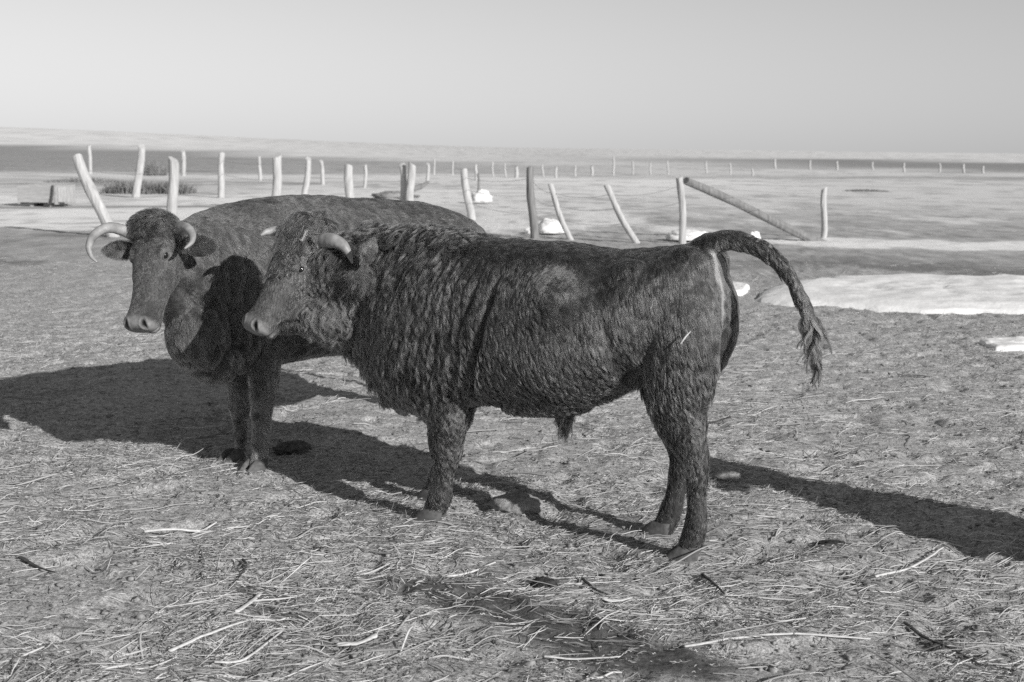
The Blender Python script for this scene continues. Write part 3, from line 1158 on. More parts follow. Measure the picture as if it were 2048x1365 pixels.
# columns of (picture height, share of snow) read off the photograph; each applies on the ground where it falls
BANDS = {
    40: [(252, .8), (262, .97), (288, .95), (293, .0), (342, .05), (347, .8), (362, .45), (372, .5), (388, .95), (408, .9), (412, .3), (418, 1), (450, .95), (462, .3), (474, .0)],
    350: [(262, .8), (274, .97), (298, .95), (304, .0), (345, .1), (352, .9), (362, .4), (388, .4), (392, .95), (412, .9), (416, .3), (421, 1), (455, .95), (470, .0), (480, 0)],
    600: [(275, .6), (290, .85), (312, .85), (318, .1), (346, .2), (352, .85), (365, .6), (400, .9), (430, .85), (455, .8), (475, .1), (485, 0)],
    850: [(290, .6), (303, .8), (320, .8), (325, .15), (346, .25), (352, .85), (370, .6), (380, .9), (410, .8), (440, .45), (475, .2), (490, 0)],
    1100: [(294, .7), (308, .6), (330, .65), (335, .3), (352, .4), (357, .9), (385, .85), (400, .65), (430, .65), (460, .5), (480, .2), (492, 0)],
    1360: [(299, .75), (315, .75), (320, .25), (328, .6), (347, .6), (355, .45), (360, .95), (380, .85), (400, .62), (430, .5), (462, .45), (482, .4), (500, 0)],
    1700: [(303, .8), (317, .75), (321, .0), (336, .05), (341, .75), (352, .65), (355, .1), (360, .65), (400, .6), (430, .45), (474, .2), (481, .95), (495, .9), (503, .0), (512, 0)],
    2009: [(307, .8), (324, .75), (328, .0), (344, .05), (349, .65), (355, .6), (358, .1), (362, .65), (400, .6), (430, .45), (478, .2), (486, .9), (500, .8), (510, .0), (520, 0)],
}


def snow_share(px, py):
    cols = sorted(BANDS)
    vals = np.stack([np.interp(py, [a for a, b in BANDS[c]], [b for a, b in BANDS[c]]) for c in cols], 1)
    cx = np.clip(px, cols[0], cols[-1])
    j = np.clip(np.searchsorted(cols, cx, side='right') - 1, 0, len(cols) - 2)
    c0 = np.array(cols)[j]
    c1 = np.array(cols)[j + 1]
    t = (cx - c0) / (c1 - c0)
    # shift band edges smoothly between the two columns
    r = np.arange(len(px))
    return vals[r, j] * (1 - t) + vals[r, j + 1] * t


gx, gy = np.meshgrid(XS, YS)
GV = np.stack([gx.ravel(), gy.ravel(), np.zeros(gx.size)], 1)
nx, ny = len(XS), len(YS)
dist = np.hypot(GV[:, 0], GV[:, 1])
# far rise on the left of the horizon, gentle swells
az = np.arctan2(GV[:, 0], np.maximum(GV[:, 1], 1))
hill = sstep(500, 2600, dist) * (sstep(.02, -.42, az) * 25 + 1.5)
hill += sstep(60, 400, dist) * fbm(GV * [1, 1, 0], .004, 3, 3) * 1.0 * sstep(6000, 600, dist)
nearw = sstep(40, 12, dist)
P2d = GV * [1, 1, 0]
yard = (fbm(P2d, 1.1, 11, 3) * .022 + fbm(P2d, 5, 12, 3) * .012) * nearw
# trampled hoof pocks and clods
pk = noise3(P2d, 7.5, 15)
yard -= sstep(.2, .6, pk) * .020 * nearw
cl = noise3(P2d, 16, 16)
yard += sstep(.2, .7, cl) * .010 * nearw
# level where the hooves stand
FEET = [np.array([*(B.O[:2] + B.x[:2] * p[0] + B.y[:2] * p[1])]) for p in (bf_near, bf_far, bh_near, bh_far)]
FEET += [np.array([*(C.O[:2] + C.x[:2] * p[0] + C.y[:2] * p[1])]) for p in (cfl, cfr, np.array([-.70, .14, 0]), np.array([-.70, -.02, 0]))]
for f in FEET:
    d = np.hypot(GV[:, 0] - f[0], GV[:, 1] - f[1])
    k = sstep(.30, .09, d)
    yard = yard * (1 - k) + (.006 + .010 * sstep(.14, .08, d)) * k
GV[:, 2] = hill + yard
px, py = project(GV)
vis = GV[:, 1] > 9
wn_ = fbm(np.stack([GV[:, 0] * .35, GV[:, 1] * .12, np.zeros(len(GV))], 1), 1.0, 31, 4)
ww = fbm(np.stack([GV[:, 0] / np.maximum(dist, 5) * 18, np.log(np.maximum(dist, 1)) * 8, GV[:, 0] * 0], 1), 1.0, 33, 4)
pyn = py + ww * np.clip((py - 285) * .05, 1.2, 9)
shr = snow_share(px, pyn) * vis
shr = np.where(px < -50, shr * .8, shr)
sn = sstep(.42, .58, shr * .8 + .1 + (fbm(np.stack([GV[:, 0], GV[:, 1] * .4, GV[:, 0] * 0], 1), .9, 41, 4)) * .42) * vis
far = .35 + .65 * sstep(26, 50, dist)
snow = sn * (1 - far) + shr * far
snow *= sstep(19, 23, dist)
# yard darkness: wet, muddy places
wet = sstep(.12, .5, fbm(P2d, .55, 51, 4)) * .6


def blob(pts, wd):
    g = [ground(*p)[:2] for p in pts]
    dm = np.full(len(GV), 9.0)
    for a, b in zip(g[:-1], g[1:]):
        ab = b - a
        t = np.clip((GV[:, :2] - a) @ ab / (ab @ ab), 0, 1)
        dm = np.minimum(dm, np.linalg.norm(GV[:, :2] - a - t[:, None] * ab, axis=1))
    return sstep(wd, wd * .3, dm + fbm(P2d, 4.0, 53, 3) * .16)


wet = np.maximum(wet, blob([(850, 1165), (930, 1200), (1100, 1255), (1230, 1300), (1380, 1345)], .25))
wet = np.maximum(wet, blob([(540, 1170), (560, 1230), (640, 1280)], .14) * .8)
wet = np.maximum(wet, blob([(1800, 1260), (1900, 1300), (1990, 1330)], .08) * .7)
wet = np.maximum(wet, blob([(1480, 530), (1700, 520), (2009, 540)], 1.2) * .35)
wet = np.maximum(wet, .75 * sstep(900, 1900, px) * np.exp(-((py - np.interp(px, [1024, 1700, 2009], [316, 327, 335])) / 7.0) ** 4) * (GV[:, 1] > 60))
wet = np.maximum(wet, .5 * sstep(1300, 1800, px) * np.exp(-((py - np.interp(px, [1300, 1700, 2009], [350, 354, 357])) / 2.2) ** 2) * (GV[:, 1] > 60))
wet = np.maximum(wet, .35 * sstep(900, 500, px) * np.exp(-((py - np.interp(px, [40, 600], [318, 334])) / 20.0) ** 4) * (GV[:, 1] > 60) * (1 - snow))
st = noise3(np.stack([GV[:, 0] * 1.2 / np.maximum(dist / 40, .5), np.log(np.maximum(dist, 1)) * 42, GV[:, 0] * 0], 1), 1.0, 63) * .6 + noise3(np.stack([GV[:, 0] * 4 / np.maximum(dist / 40, .5), np.log(np.maximum(dist, 1)) * 80, GV[:, 0] * 0], 1), 1.0, 64) * .5
frm = sstep(22, 30, dist) * sstep(400, 150, dist) * (GV[:, 1] > 15)
wet = np.maximum(wet * (1 - frm * .6), frm * sstep(.15, .6, st) * .42)
wet = np.maximum(wet, .6 * sstep(640, 560, px) * np.exp(-((pyn - np.interp(px, [40, 600], [413, 419])) / 2.6) ** 2) * frm)
wet = np.maximum(wet, .55 * sstep(760, 640, px) * np.exp(-((pyn - 368) / 5.0) ** 2) * frm * sstep(-.2, .3, st))
idx = np.arange(nx * ny).reshape(ny, nx)
QG = np.stack([idx[:-1, :-1].ravel(), idx[:-1, 1:].ravel(), idx[1:, 1:].ravel(), idx[1:, :-1].ravel()], 1)
me = mesh_fast('ground', GV, QG)
add_attr(me, 'snow', snow)
add_attr(me, 'wet', wet)
add_attr(me, 'far', sstep(12, 26, dist))

gmat, nt, b = new_mat('yard_soil_and_snow', .95, .15)
tc = N(nt, 'ShaderNodeTexCoord')
n1 = N(nt, 'ShaderNodeTexNoise', Scale=38, Detail=9, Roughness=.68)
nt.links.new(tc.outputs['Object'], n1.inputs['Vector'])
n2 = N(nt, 'ShaderNodeTexNoise', Scale=2.2, Detail=6, Roughness=.6)
nt.links.new(tc.outputs['Object'], n2.inputs['Vector'])
n3 = N(nt, 'ShaderNodeTexNoise', Scale=140, Detail=5, Roughness=.7)
nt.links.new(tc.outputs['Object'], n3.inputs['Vector'])
mpf = N(nt, 'ShaderNodeMapping')
mpf.inputs['Scale'].default_value = (1.0, .35, 1)
nt.links.new(tc.outputs['Object'], mpf.inputs[0])
n4 = N(nt, 'ShaderNodeTexNoise', Scale=3.0, Detail=8, Roughness=.7)
nt.links.new(mpf.outputs[0], n4.inputs['Vector'])
soil = ramp(nt, n1.outputs[0], [(.33, SOIL[0]), (.5, SOIL[1]), (.66, SOIL[2])])
sp = ramp(nt, n3.outputs[0], [(.36, .42), (.5, .95), (.64, 1.35)])
mul = N(nt, 'ShaderNodeMix')
mul.data_type = 'RGBA'
mul.blend_type = 'MULTIPLY'
mul.inputs[0].default_value = 1
nt.links.new(soil, mul.inputs[6])
nt.links.new(sp, mul.inputs[7])
grs = ramp(nt, n4.outputs[0], [(.32, FARG[0]), (.5, FARG[1]), (.68, FARG[2])])


def mixc(a_, b_2, attr=None, fac=None):
    mx = N(nt, 'ShaderNodeMix')
    mx.data_type = 'RGBA'
    if attr:
        at = N(nt, 'ShaderNodeAttribute')
        at.attribute_name = attr
        nt.links.new(at.outputs['Fac'], mx.inputs[0])
    nt.links.new(a_, mx.inputs[6])
    if hasattr(b_2, 'links') or hasattr(b_2, 'is_linked'):
        nt.links.new(b_2, mx.inputs[7])
    else:
        mx.inputs[7].default_value = (b_2,) * 3 + (1,)
    return mx.outputs[2]


base = mixc(mul.outputs[2], grs, 'far')
base = mixc(base, ramp(nt, n2.outputs[0], [(.3, .74), (.7, .90)]), 'snow')
base = mixc(base, ramp(nt, n1.outputs[0], [(.35, .05), (.7, .17)]), 'wet')
nt.links.new(base, b.inputs['Base Color'])
bp = N(nt, 'ShaderNodeBump', Strength=.6, Distance=.014)
nt.links.new(n1.outputs[0], bp.inputs['Height'])
bp2 = N(nt, 'ShaderNodeBump', Strength=.5, Distance=.004)
nt.links.new(n3.outputs[0], bp2.inputs['Height'])
nt.links.new(bp.outputs[0], bp2.inputs['Normal'])
nt.links.new(bp2.outputs[0], b.inputs['Normal'])
gob = link_obj('ground', me, None, gmat)
tag(gob, kind='structure')

# ground height lookup
GZ = GV[:, 2].reshape(ny, nx)


def gz(x, y):
    x = np.atleast_1d(x)
    y = np.atleast_1d(y)
    i = np.clip(np.searchsorted(XS, x) - 1, 0, nx - 2)
    j = np.clip(np.searchsorted(YS, y) - 1, 0, ny - 2)
    tx = (x - XS[i]) / (XS[i + 1] - XS[i])
    ty = (y - YS[j]) / (YS[j + 1] - YS[j])
    return (GZ[j, i] * (1 - tx) * (1 - ty) + GZ[j, i + 1] * tx * (1 - ty) + GZ[j + 1, i] * (1 - tx) * ty + GZ[j + 1, i + 1] * tx * ty)


# ------------------------------------------------------------------ straw litter (nobody could count it)
def straw_mat(name, v0, v1, rough=.6):
    m, nt, b = new_mat(name, rough, .3)
    a = N(nt, 'ShaderNodeAttribute')
    a.attribute_name = 'shade'
    c = ramp(nt, a.outputs['Fac'], [(0, v0), (.55, v0 * .45 + v1 * .4), (1, v1)])
    nt.links.new(c, b.inputs['Base Color'])
    return m


STRAW = straw_mat('straw', .10, .64)
CHAFF = straw_mat('chaff', .05, .62)


def yard_points(n, seed, ymin=3.0, ymax=16.0, p=1.6):
    rg = np.random.default_rng(seed)
    u = rg.uniform(0, 1, n)
    # uniform in the picture rather than on the ground: density falls off with distance
    y = (ymin ** (1 - p) + u * (ymax ** (1 - p) - ymin ** (1 - p))) ** (1 / (1 - p))
    x = rg.uniform(-.50, .50, n) * (y + 1.2)
    return x, y, rg


MUD = [ground(*p)[:2] for p in ((850, 1165), (930, 1200), (1100, 1255), (1230, 1300), (1380, 1345))]


def mud_share(x, y):
    P = np.stack([x, y], 1)
    dm = np.full(len(x), 9.0)
    for a, b in zip(MUD[:-1], MUD[1:]):
        ab = b - a
        t = np.clip((P - a) @ ab / (ab @ ab), 0, 1)
        dm = np.minimum(dm, np.linalg.norm(P - a - t[:, None] * ab, axis=1))
    return sstep(.26, .10, dm)


def curve_litter(name, label, n, lrange, rrange, seed, mat, stand=.06, p=1.6, ymax=16.0, bend=.25, lift=.004, shade=(0, 1), clusterf=1.5):
    x, y, rg = yard_points(n * 2, seed, ymax=ymax, p=p)
    dens = .5 + clusterf * fbm(np.stack([x, y, x * 0], 1), 1.3, seed, 3) + .5 * noise3(np.stack([x, y, x * 0], 1), 6, seed + 1)
    keep = rg.uniform(0, 1, len(x)) < np.clip(dens, .08, 1) * (1 - .6 * mud_share(x, y))
    x, y = x[keep][:n], y[keep][:n]
    n = len(x)
    L = lrange[0] + (lrange[1] - lrange[0]) * rg.uniform(0, 1, n) ** 2.2
    a = rg.normal(0, .6, n) + np.where(rg.uniform(0, 1, n) < .3, rg.uniform(0, 6.28, n), 0)
    el = np.where(rg.uniform(0, 1, n) < stand, rg.uniform(.2, 1.1, n) * np.clip(.07 / L, .12, 1), rg.normal(0, .05, n))
    bd = rg.normal(0, bend, n)
    T = np.linspace(-.5, .5, 4)
    pts = np.empty((n, 4, 3))
    for k, t in enumerate(T):
        aa = a + bd * t * 2
        xx = x + np.cos(aa) * L * t * np.cos(el)
        yy = y + np.sin(aa) * L * t * np.cos(el)
        pts[:, k, 0] = xx
        pts[:, k, 1] = yy
        pts[:, k, 2] = gz(xx, yy) + lift + np.abs(np.sin(el)) * L * (t + .5) + rg.uniform(0, .006, n)
    crv = bpy.data.hair_curves.new(name)
    crv.add_curves([4] * n)
    crv.attributes['position'].data.foreach_set('vector', pts.astype(np.float32).ravel())
    r = rg.uniform(*rrange, n)
    rad = r[:, None] * np.array([.6, 1, 1, .5])
    ra = crv.attributes.get('radius') or crv.attributes.new('radius', 'FLOAT', 'POINT')
    ra.data.foreach_set('value', rad.astype(np.float32).ravel())
    at = crv.attributes.new('shade', 'FLOAT', 'CURVE')
    at.data.foreach_set('value', rg.uniform(shade[0], shade[1], n).astype(np.float32))
    o = bpy.data.objects.new(name, crv)
    COL.objects.link(o)
    crv.materials.append(mat)
    tag(o, label, 'litter', kind='stuff')
    return o


curve_litter('chaff', 'short broken chaff trodden all over the yard soil', 130000, (.010, .055), (.0006, .0015), 101, CHAFF, p=1.5, ymax=18, bend=.15)
curve_litter('straw', 'loose pale straw scattered over the trampled yard', 19000, (.04, .22), (.0007, .0017), 102, STRAW, p=1.5, shade=(.2, 1), ymax=20, bend=.10)
curve_litter('straw_stubble', 'coarser cornstalk strips lying among the straw', 900, (.08, .34), (.0018, .0036), 103, STRAW, p=1.3, shade=(.25, .9), bend=.06, ymax=18)

# clods of soil
ICO = MB()
ICO.ellipsoid((0, 0, 0), (1, 1, 1), None, 7, 5)
IV = np.array(ICO.V)
IF = ICO.F


def clods(name, label, n, r0, r1, seed, mat, ymax=14):
    x, y, rg = yard_points(n, seed, ymax=ymax, p=1.4)
    ok = mud_share(x, y) < .3
    x, y = x[ok], y[ok]
    n = len(x)
    r = r0 + (r1 - r0) * rg.uniform(0, 1, n) ** 3
    sc = rg.uniform(.6, 1.3, (n, 3)) * r[:, None] * [1, 1, .6]
    VV = IV[None] * (1 + .25 * rg.normal(0, 1, (n, len(IV), 1))) * sc[:, None, :]
    VV = VV + np.stack([x, y, gz(x, y) + r * .15], 1)[:, None, :]
    tri = []
    for f in IF:
        for k in range(1, len(f) - 1):
            tri.append((f[0], f[k], f[k + 1]))
    tri = np.array(tri)
    FF = (tri[None] + (np.arange(n) * len(IV))[:, None, None]).reshape(-1, 3)
    me = mesh_fast(name, VV.reshape(-1, 3), FF)
    o = link_obj(name, me, None, mat)
    tag(o, label, 'clods', kind='stuff')
    return o


CLOD = noise_mat('clod_soil', .10, .36, 35, bump=.8, dist=.01)
clods('soil_crumbs', 'small crumbs of dry soil and dung over the yard', 14000, .003, .018, 201, CLOD)


# ------------------------------------------------------------------ single things lying in the yard
def lumpy(name, c, r, mat, seed, label, cat, amp=.25, group=None, sink=.25, freq=2.2, dimple=False):
    m = MB()
    m.ellipsoid((0, 0, 0), (1, 1, 1), None, 36, 24)
    v = np.array(m.V)
    k = 1 + amp * fbm(v + seed * 3.1, freq, seed, 4) + amp * .4 * fbm(v + seed, freq * 4, seed + 5, 2)
    v = v * k[:, None] * np.array(r)
    v[:, 2] = np.maximum(v[:, 2], -sink * r[2] * 2)
    m.V = [tuple(p) for p in v]
    o = m.build(name, mat)
    o.location = (c[0], c[1], float(gz(c[0], c[1])[0]) + r[2] * (1 - sink) * .6)
    tag(o, label, cat, group)
    return o


STONE = noise_mat('stone_surface', .15, .36, 30, bump=.9, dist=.02, detail=9)
DUNG = noise_mat('dung_surface', .02, .06, 25, bump=.9, dist=.02)
CLODD = noise_mat('dark_clod', .05, .14, 25, bump=.9, dist=.02)
SNOW = noise_mat('snow_surface', .70, .82, 4, rough=.8, bump=.35, dist=.06)
lumpy('stone', ground(1035, 1018), (.115, .09, .05), STONE, 1, 'rounded clod of dry earth in the shadow between front and hind legs of the bull', 'clod')
lumpy('stone', ground(1455, 962), (.07, .05, .035), STONE, 2, 'pale lump just right of the bull hind leg', 'clod')
lumpy('dung_pat', ground(585, 905), (.10, .08, .035), CLODD, 3, 'dark dung heap right of the cow front hooves', 'dung', amp=.45)
lumpy('dung_pat', ground(1665, 1090), (.07, .05, .018), DUNG, 4, 'flat dark dung pat on the straw right of the bull', 'dung', amp=.45)
lumpy('dung_pat', ground(1090, 1170), (.05, .04, .02), DUNG, 5, 'small dark dung lump below the bull belly in front', 'dung', amp=.45)


def stalk(name, pts, r, mat, label, cat='stalk', taper=.5, flat=.5, z=.008):
    W_ = []
    for p in pts:
        g = ground(*p)
        W_.append(np.array([g[0], g[1], float(gz(g[0], g[1])[0]) + z + r * flat]))
    m = MB()
    n = len(W_)
    r = r * .85
    rr = np.linspace(r, r * taper, n)
    m.tube(W_, rr * flat, rr, lat=unit(np.cross(W_[-1] - W_[0], (0, 0, 1))), n=8, sub=4)
    v = np.array(m.V)
    v += np.stack([fbm(v, 40, 3, 2), fbm(v, 40, 4, 2), fbm(v, 40, 5, 2)], 1) * r * .35
    m.V = [tuple(p) for p in v]
    o = m.build(name, mat)
    tag(o, label, cat)
    return o


PALE = noise_mat('pale_stalk', .42, .66, 60, bump=.4, dist=.003, stretch=(1, 1, 1))
DKST = noise_mat('dark_stick', .03, .09, 50, bump=.5, dist=.004)
stalk('cornstalk', [(290, 1068), (350, 1066), (400, 1058), (432, 1050)], .014, PALE, 'broad pale stalk at left with a blunt end')
stalk('cornstalk', [(675, 1283), (715, 1280), (752, 1277)], .014, PALE, 'short thick white stalk in the foreground left of centre', taper=1)
stalk('cornstalk', [(340, 1300), (420, 1268), (500, 1250), (560, 1246)], .010, PALE, 'long pale stalk in the front left straw, slanting up to the right')
stalk('cornstalk', [(430, 1326), (480, 1322), (520, 1300), (568, 1262)], .009, PALE, 'kinked pale stalk below the long slanting one at front left')
stalk('cornstalk', [(1370, 1300), (1480, 1292), (1590, 1286), (1690, 1288), (1740, 1286)], .010, PALE, 'very long pale stalk lying level at the front right')
stalk('cornstalk', [(1195, 1222), (1260, 1232), (1330, 1240)], .007, PALE, 'thin straight pale stalk below the bull hind hooves')
stalk('cornstalk', [(1128, 1172), (1180, 1171), (1240, 1171)], .007, PALE, 'straight white straw left of and below the hind hooves')
stalk('cornstalk', [(1750, 1162), (1810, 1150), (1850, 1128), (1885, 1102)], .010, PALE, 'curved pale stalk at right near the edge of the shadow')
stalk('cornstalk', [(895, 1145), (940, 1135), (990, 1125)], .010, PALE, 'pale slanting stalk above the dark muddy patch')
stalk('cornstalk', [(1090, 1323), (1150, 1325), (1240, 1322)], .008, PALE, 'pale stalk lying across the mud at the bottom centre')
stalk('cornstalk', [(1205, 1208), (1225, 1210), (1262, 1203)], .017, PALE, 'flat torn pale husk beside a curved dark twig', flat=.3)
stalk('cornstalk', [(475, 1232), (500, 1210), (520, 1192)], .012, PALE, 'pale stalk leaning up right in the trampled straw', taper=.8)
stalk('cornstalk', [(1520, 950 + 290), (1560, 1258), (1610, 1254)], .008, PALE, 'bent pale straw right of the hind hooves in front')
stalk('twig', [(1165, 1165), (1190, 1188), (1215, 1198)], .009, DKST, 'dark curved twig below the bull belly', 'twig')
stalk('twig', [(1405, 1157), (1430, 1182), (1448, 1205)], .009, DKST, 'dark straight twig below the hind hooves', 'twig')
stalk('twig', [(1810, 1255), (1850, 1280), (1900, 1305), (1960, 1335)], .010, DKST, 'long dark branch at the lower right, falling to the right', 'twig')
stalk('twig', [(1860, 1292), (1900, 1276), (1950, 1258)], .007, DKST, 'dark twig crossing the long branch at lower right', 'twig')
stalk('twig', [(486, 1120), (492, 1142), (462, 1180)], .007, DKST, 'dark crooked twig in the front left straw', 'twig')
stalk('twig', [(40, 1120), (80, 1136), (110, 1148)], .010, DKST, 'dark stick at the far left of the foreground', 'twig')
stalk('twig', [(1460, 838), (1425, 842), (1395, 842)], .012, DKST, 'dark stick on the ground just right of the bull thigh', 'twig')


# ------------------------------------------------------------------ snow patches and far litter
def patch(name, outline, h, mat, label, cat='snow patch', seed=1, z0=.0):
    """a low heap of snow over an outline on the ground"""
    G = np.array([ground(*p)[:2] for p in outline])
    c = G.mean(0)
    n = 96
    seg = np.vstack([G, G[:1]])
    dd = np.r_[0, np.cumsum(np.linalg.norm(np.diff(seg, axis=0), axis=1))]
    t = np.linspace(0, dd[-1], n, endpoint=False)
    O_ = np.stack([np.interp(t, dd, seg[:, 0]), np.interp(t, dd, seg[:, 1])], 1)
    nr = 26
    Vv = []
    for i in range(nr):
        k = 1 - i / nr
        p = c + (O_ - c) * k
        p3 = np.column_stack([p, p[:, 0] * 0])
        edge = 1 + .07 * fbm(p3, 1.2, seed, 3) + .05 * fbm(p3, 5, seed + 1, 3)
        p = c + (O_ - c) * (k * edge)[:, None]
        z = h * min(1, (1 - k) * 5) ** .6 * (1 + .35 * fbm(p3, 1.5, seed + 3, 3)) + fbm(p3, 6, seed + 4, 2) * h * .12
        z = z + gz(p[:, 0], p[:, 1]) - (.03 if i == 0 else -.012)
        Vv.append(np.column_stack([p, z]))
    Vv = np.vstack(Vv + [np.array([[c[0], c[1], h + float(gz(*c)[0])]])])
    Fc = []
    for i in range(nr - 1):
        for j in range(n):
            a = i * n + j
            b2 = i * n + (j + 1) % n
            Fc.append((a, b2, b2 + n, a + n))
    for j in range(n):
        Fc.append(((nr - 1) * n + j, (nr - 1) * n + (j + 1) % n, nr * n))
    o = link_obj(name, mesh_from(name, Vv, Fc), None, mat)
    tag(o, label, cat)
    return o


patch('snow_patch', [(1510, 600), (1540, 580), (1600, 568), (1680, 561), (1760, 558), (1900, 556), (2009, 558), (2200, 562), (2420, 580), (2440, 620), (2200, 634), (2009, 630), (1860, 628), (1760, 622), (1680, 616), (1580, 612)], .07, SNOW, 'wide snow patch on the ground right of the tail of the bull', seed=3)
patch('snow_patch', [(1440, 574), (1462, 572), (1500, 578), (1490, 592), (1440, 598)], .05, SNOW, 'small bit of snow just behind the rump of the bull', seed=5)
patch('snow_patch', [(1955, 688), (1990, 684), (2100, 686), (2100, 702), (1990, 702)], .03, SNOW, 'thin strip of snow at the right edge, nearer than the wide patch', seed=7)


def snow_lump(px_, py_, w, h, label, seed):
    g = ground(px_, py_)
    k = g[1] / F_PX
    lumpy('snow_lump', g, (w * k * .5, w * k * .4, h * k * .8), SNOW, seed, label, 'snow lump', amp=.35, sink=.15)


snow_lump(962, 408, 44, 22, 'small snow heap beside a thin dark stake behind the cow rump', 11)
snow_lump(1100, 470, 56, 26, 'snow heap between the dark post and the first leaning stake', 12)
snow_lump(1062, 470, 26, 12, 'little snow heap at the foot of the dark post', 13)
snow_lump(1380, 482, 90, 18, 'long low snow heap right behind the tailhead of the bull', 14)
snow_lump(1508, 482, 24, 16, 'peaked snow heap above the arch of the tail', 15)

# ------------------------------------------------------------------ fence
WOODL = noise_mat('weathered_post_wood', .32, .52, 6, bump=.5, dist=.02, stretch=(4, 4, .5))
WOODD = noise_mat('dark_post_wood', .14, .27, 6, bump=.5, dist=.02, stretch=(4, 4, .5))
WIREM = noise_mat('wire_metal', .16, .24, 30, rough=.6)


def post(top, base, rpx, mat, label, group='posts of the old wire fence', name='fence_post', cat='fence post', toplift=0):
    g = ground(*base)
    d = g[1]
    r = ray(*top)
    T = CP + r * (d / r[1])
    g[2] = float(gz(g[0], g[1])[0])
    Bv = g.copy()
    L_ = np.linalg.norm(T - Bv)
    ax = (T - Bv) / L_
    R_ = rpx * d / F_PX
    m = MB()
    s = unit(np.cross(ax, (0, 1, .1)))
    u = np.cross(ax, s)
    rings = []
    seed = int(top[0])
    for i, t in enumerate([-.12, 0, .15, .3, .45, .6, .75, .88, .97, 1.0]):
        ring = []
        for j in range(14):
            a = 2 * math.pi * j / 14
            q = np.array([[math.cos(a) + seed, math.sin(a), t * 3]])
            k = (1 + .13 * float(noise3(q, 1.7, seed)[0])) * (1.06 - .12 * t) 
            cc = Bv + ax * (t * L_) + s * .02 * math.sin(t * 5 + seed)
            tilt = .6 * R_ * math.cos(a + seed) if t >= .97 else 0
            ring.append(cc + (s * math.cos(a) + u * math.sin(a)) * R_ * k + ax * tilt)
        rings.append(ring)
    m.rings(rings)
    o = m.build(name, mat, smooth=False)
    tag(o, label, cat, group)
    return T, Bv


post_l1 = post((155, 316), (224, 474), 11, WOODL, 'thick pale post leaning hard to the left, at the left edge behind the cow horn')
post_l2 = post((346, 320), (345, 474), 10.5, WOODL, 'thick upright pale post right behind the head of the cow')
post_l3 = post((284, 293), (273, 396), 7.5, WOODL, 'pale post between the leaning post and the one behind the cow head')
post_l5 = post((555, 311), (551, 420), 9, WOODL, 'stout upright pale post above the shoulder of the cow')
post_l4 = post((444, 309), (441, 396), 6.5, WOODL, 'slim pale post above the neck of the cow')
post((617, 318), (609, 404), 6, WOODL, 'slim pale post right of the stout one above the cow back')
post((696, 334), (703, 425), 9, WOODL, 'short stout post leaning slightly left over the cow back')
post((806, 330), (806, 425), 6.5, WOODL, 'left one of two posts standing close together')
post((823, 328), (820, 426), 8, WOODL, 'right one of two posts standing close together')
p18a = post((928, 342), (942, 440), 7.5, WOODL, 'post leaning left over the rump of the cow')
p18 = post((1060, 337), (1068, 478), 8, WOODD, 'dark thick post standing over the back of the bull')
p19 = post((1099, 370), (1140, 480), 5.5, WOODL, 'first of two thin stakes leaning left, next to the dark post')
p20 = post((1212, 373), (1272, 486), 6, WOODL, 'second of two thin stakes leaning left, near the braced post')
p21 = post((1359, 353), (1367, 488), 7, WOODL, 'upright post that the long brace pole rests on')
pbr = post((1371, 362), (1634, 482), 8.5, WOODD, 'long dark pole slanting from the braced post down to the ground', None, 'brace_pole', 'brace pole')
p22 = post((1650, 378), (1646, 476), 6, WOODL, 'lone pale post right of the slanting pole')
post((178, 291), (181, 348), 3.6, WOODL, 'thin far post above the leaning post at left', 'posts of the far fence')
post((366, 303), (368, 352), 4.2, WOODL, 'far post just right of the one behind the cow head', 'posts of the far fence')
post((519, 315), (520, 362), 3.2, WOODL, 'far post left of the stout post', 'posts of the far fence')
post((642, 322), (647, 370), 3.6, WOODL, 'far post leaning left beyond the slim post pair', 'posts of the far fence')
post((731, 330), (730, 376), 3.2, WOODL, 'far post right of the short stout post', 'posts of the far fence')
post((856, 328), (856, 364), 3.2, WOODL, 'far post just right of the two close posts', 'posts of the far fence')
post((952, 330), (952, 362), 2.8, WOODL, 'far post behind the one over the cow rump', 'posts of the far fence')
post((957, 348), (956, 400), 2.6, WOODD, 'thin dark stake standing by a small snow heap')
post((1033, 334), (1033, 356), 3.5, WOODL, 'far post just left of the dark thick post', 'posts of the far fence')
post((1112, 334), (1112, 356), 2.5, WOODL, 'far post above the first thin leaning stake', 'posts of the far fence')
post((1184, 333), (1184, 352), 2.8, WOODL, 'far post between the two thin leaning stakes', 'posts of the far fence')
post((1227, 312), (1227, 351), 2, WOODL, 'thin far post above the second leaning stake', 'posts of the far fence')
for x, y0, y1, r in ((1505, 338, 352, 2.0), (1550, 320, 337, 2.2), (1620, 322, 339, 2.0), (1674, 323, 340, 2.2), (1745, 325, 340, 2.0), (1808, 327, 345, 2.2), (1880, 328, 345, 2.0), (1927, 330, 346, 2.4), (1966, 333, 347, 2.4)):
    post((x, y0), (x, y1), r, WOODL, 'tiny pale post along the dark band on the right horizon', 'tiny posts along the right horizon')


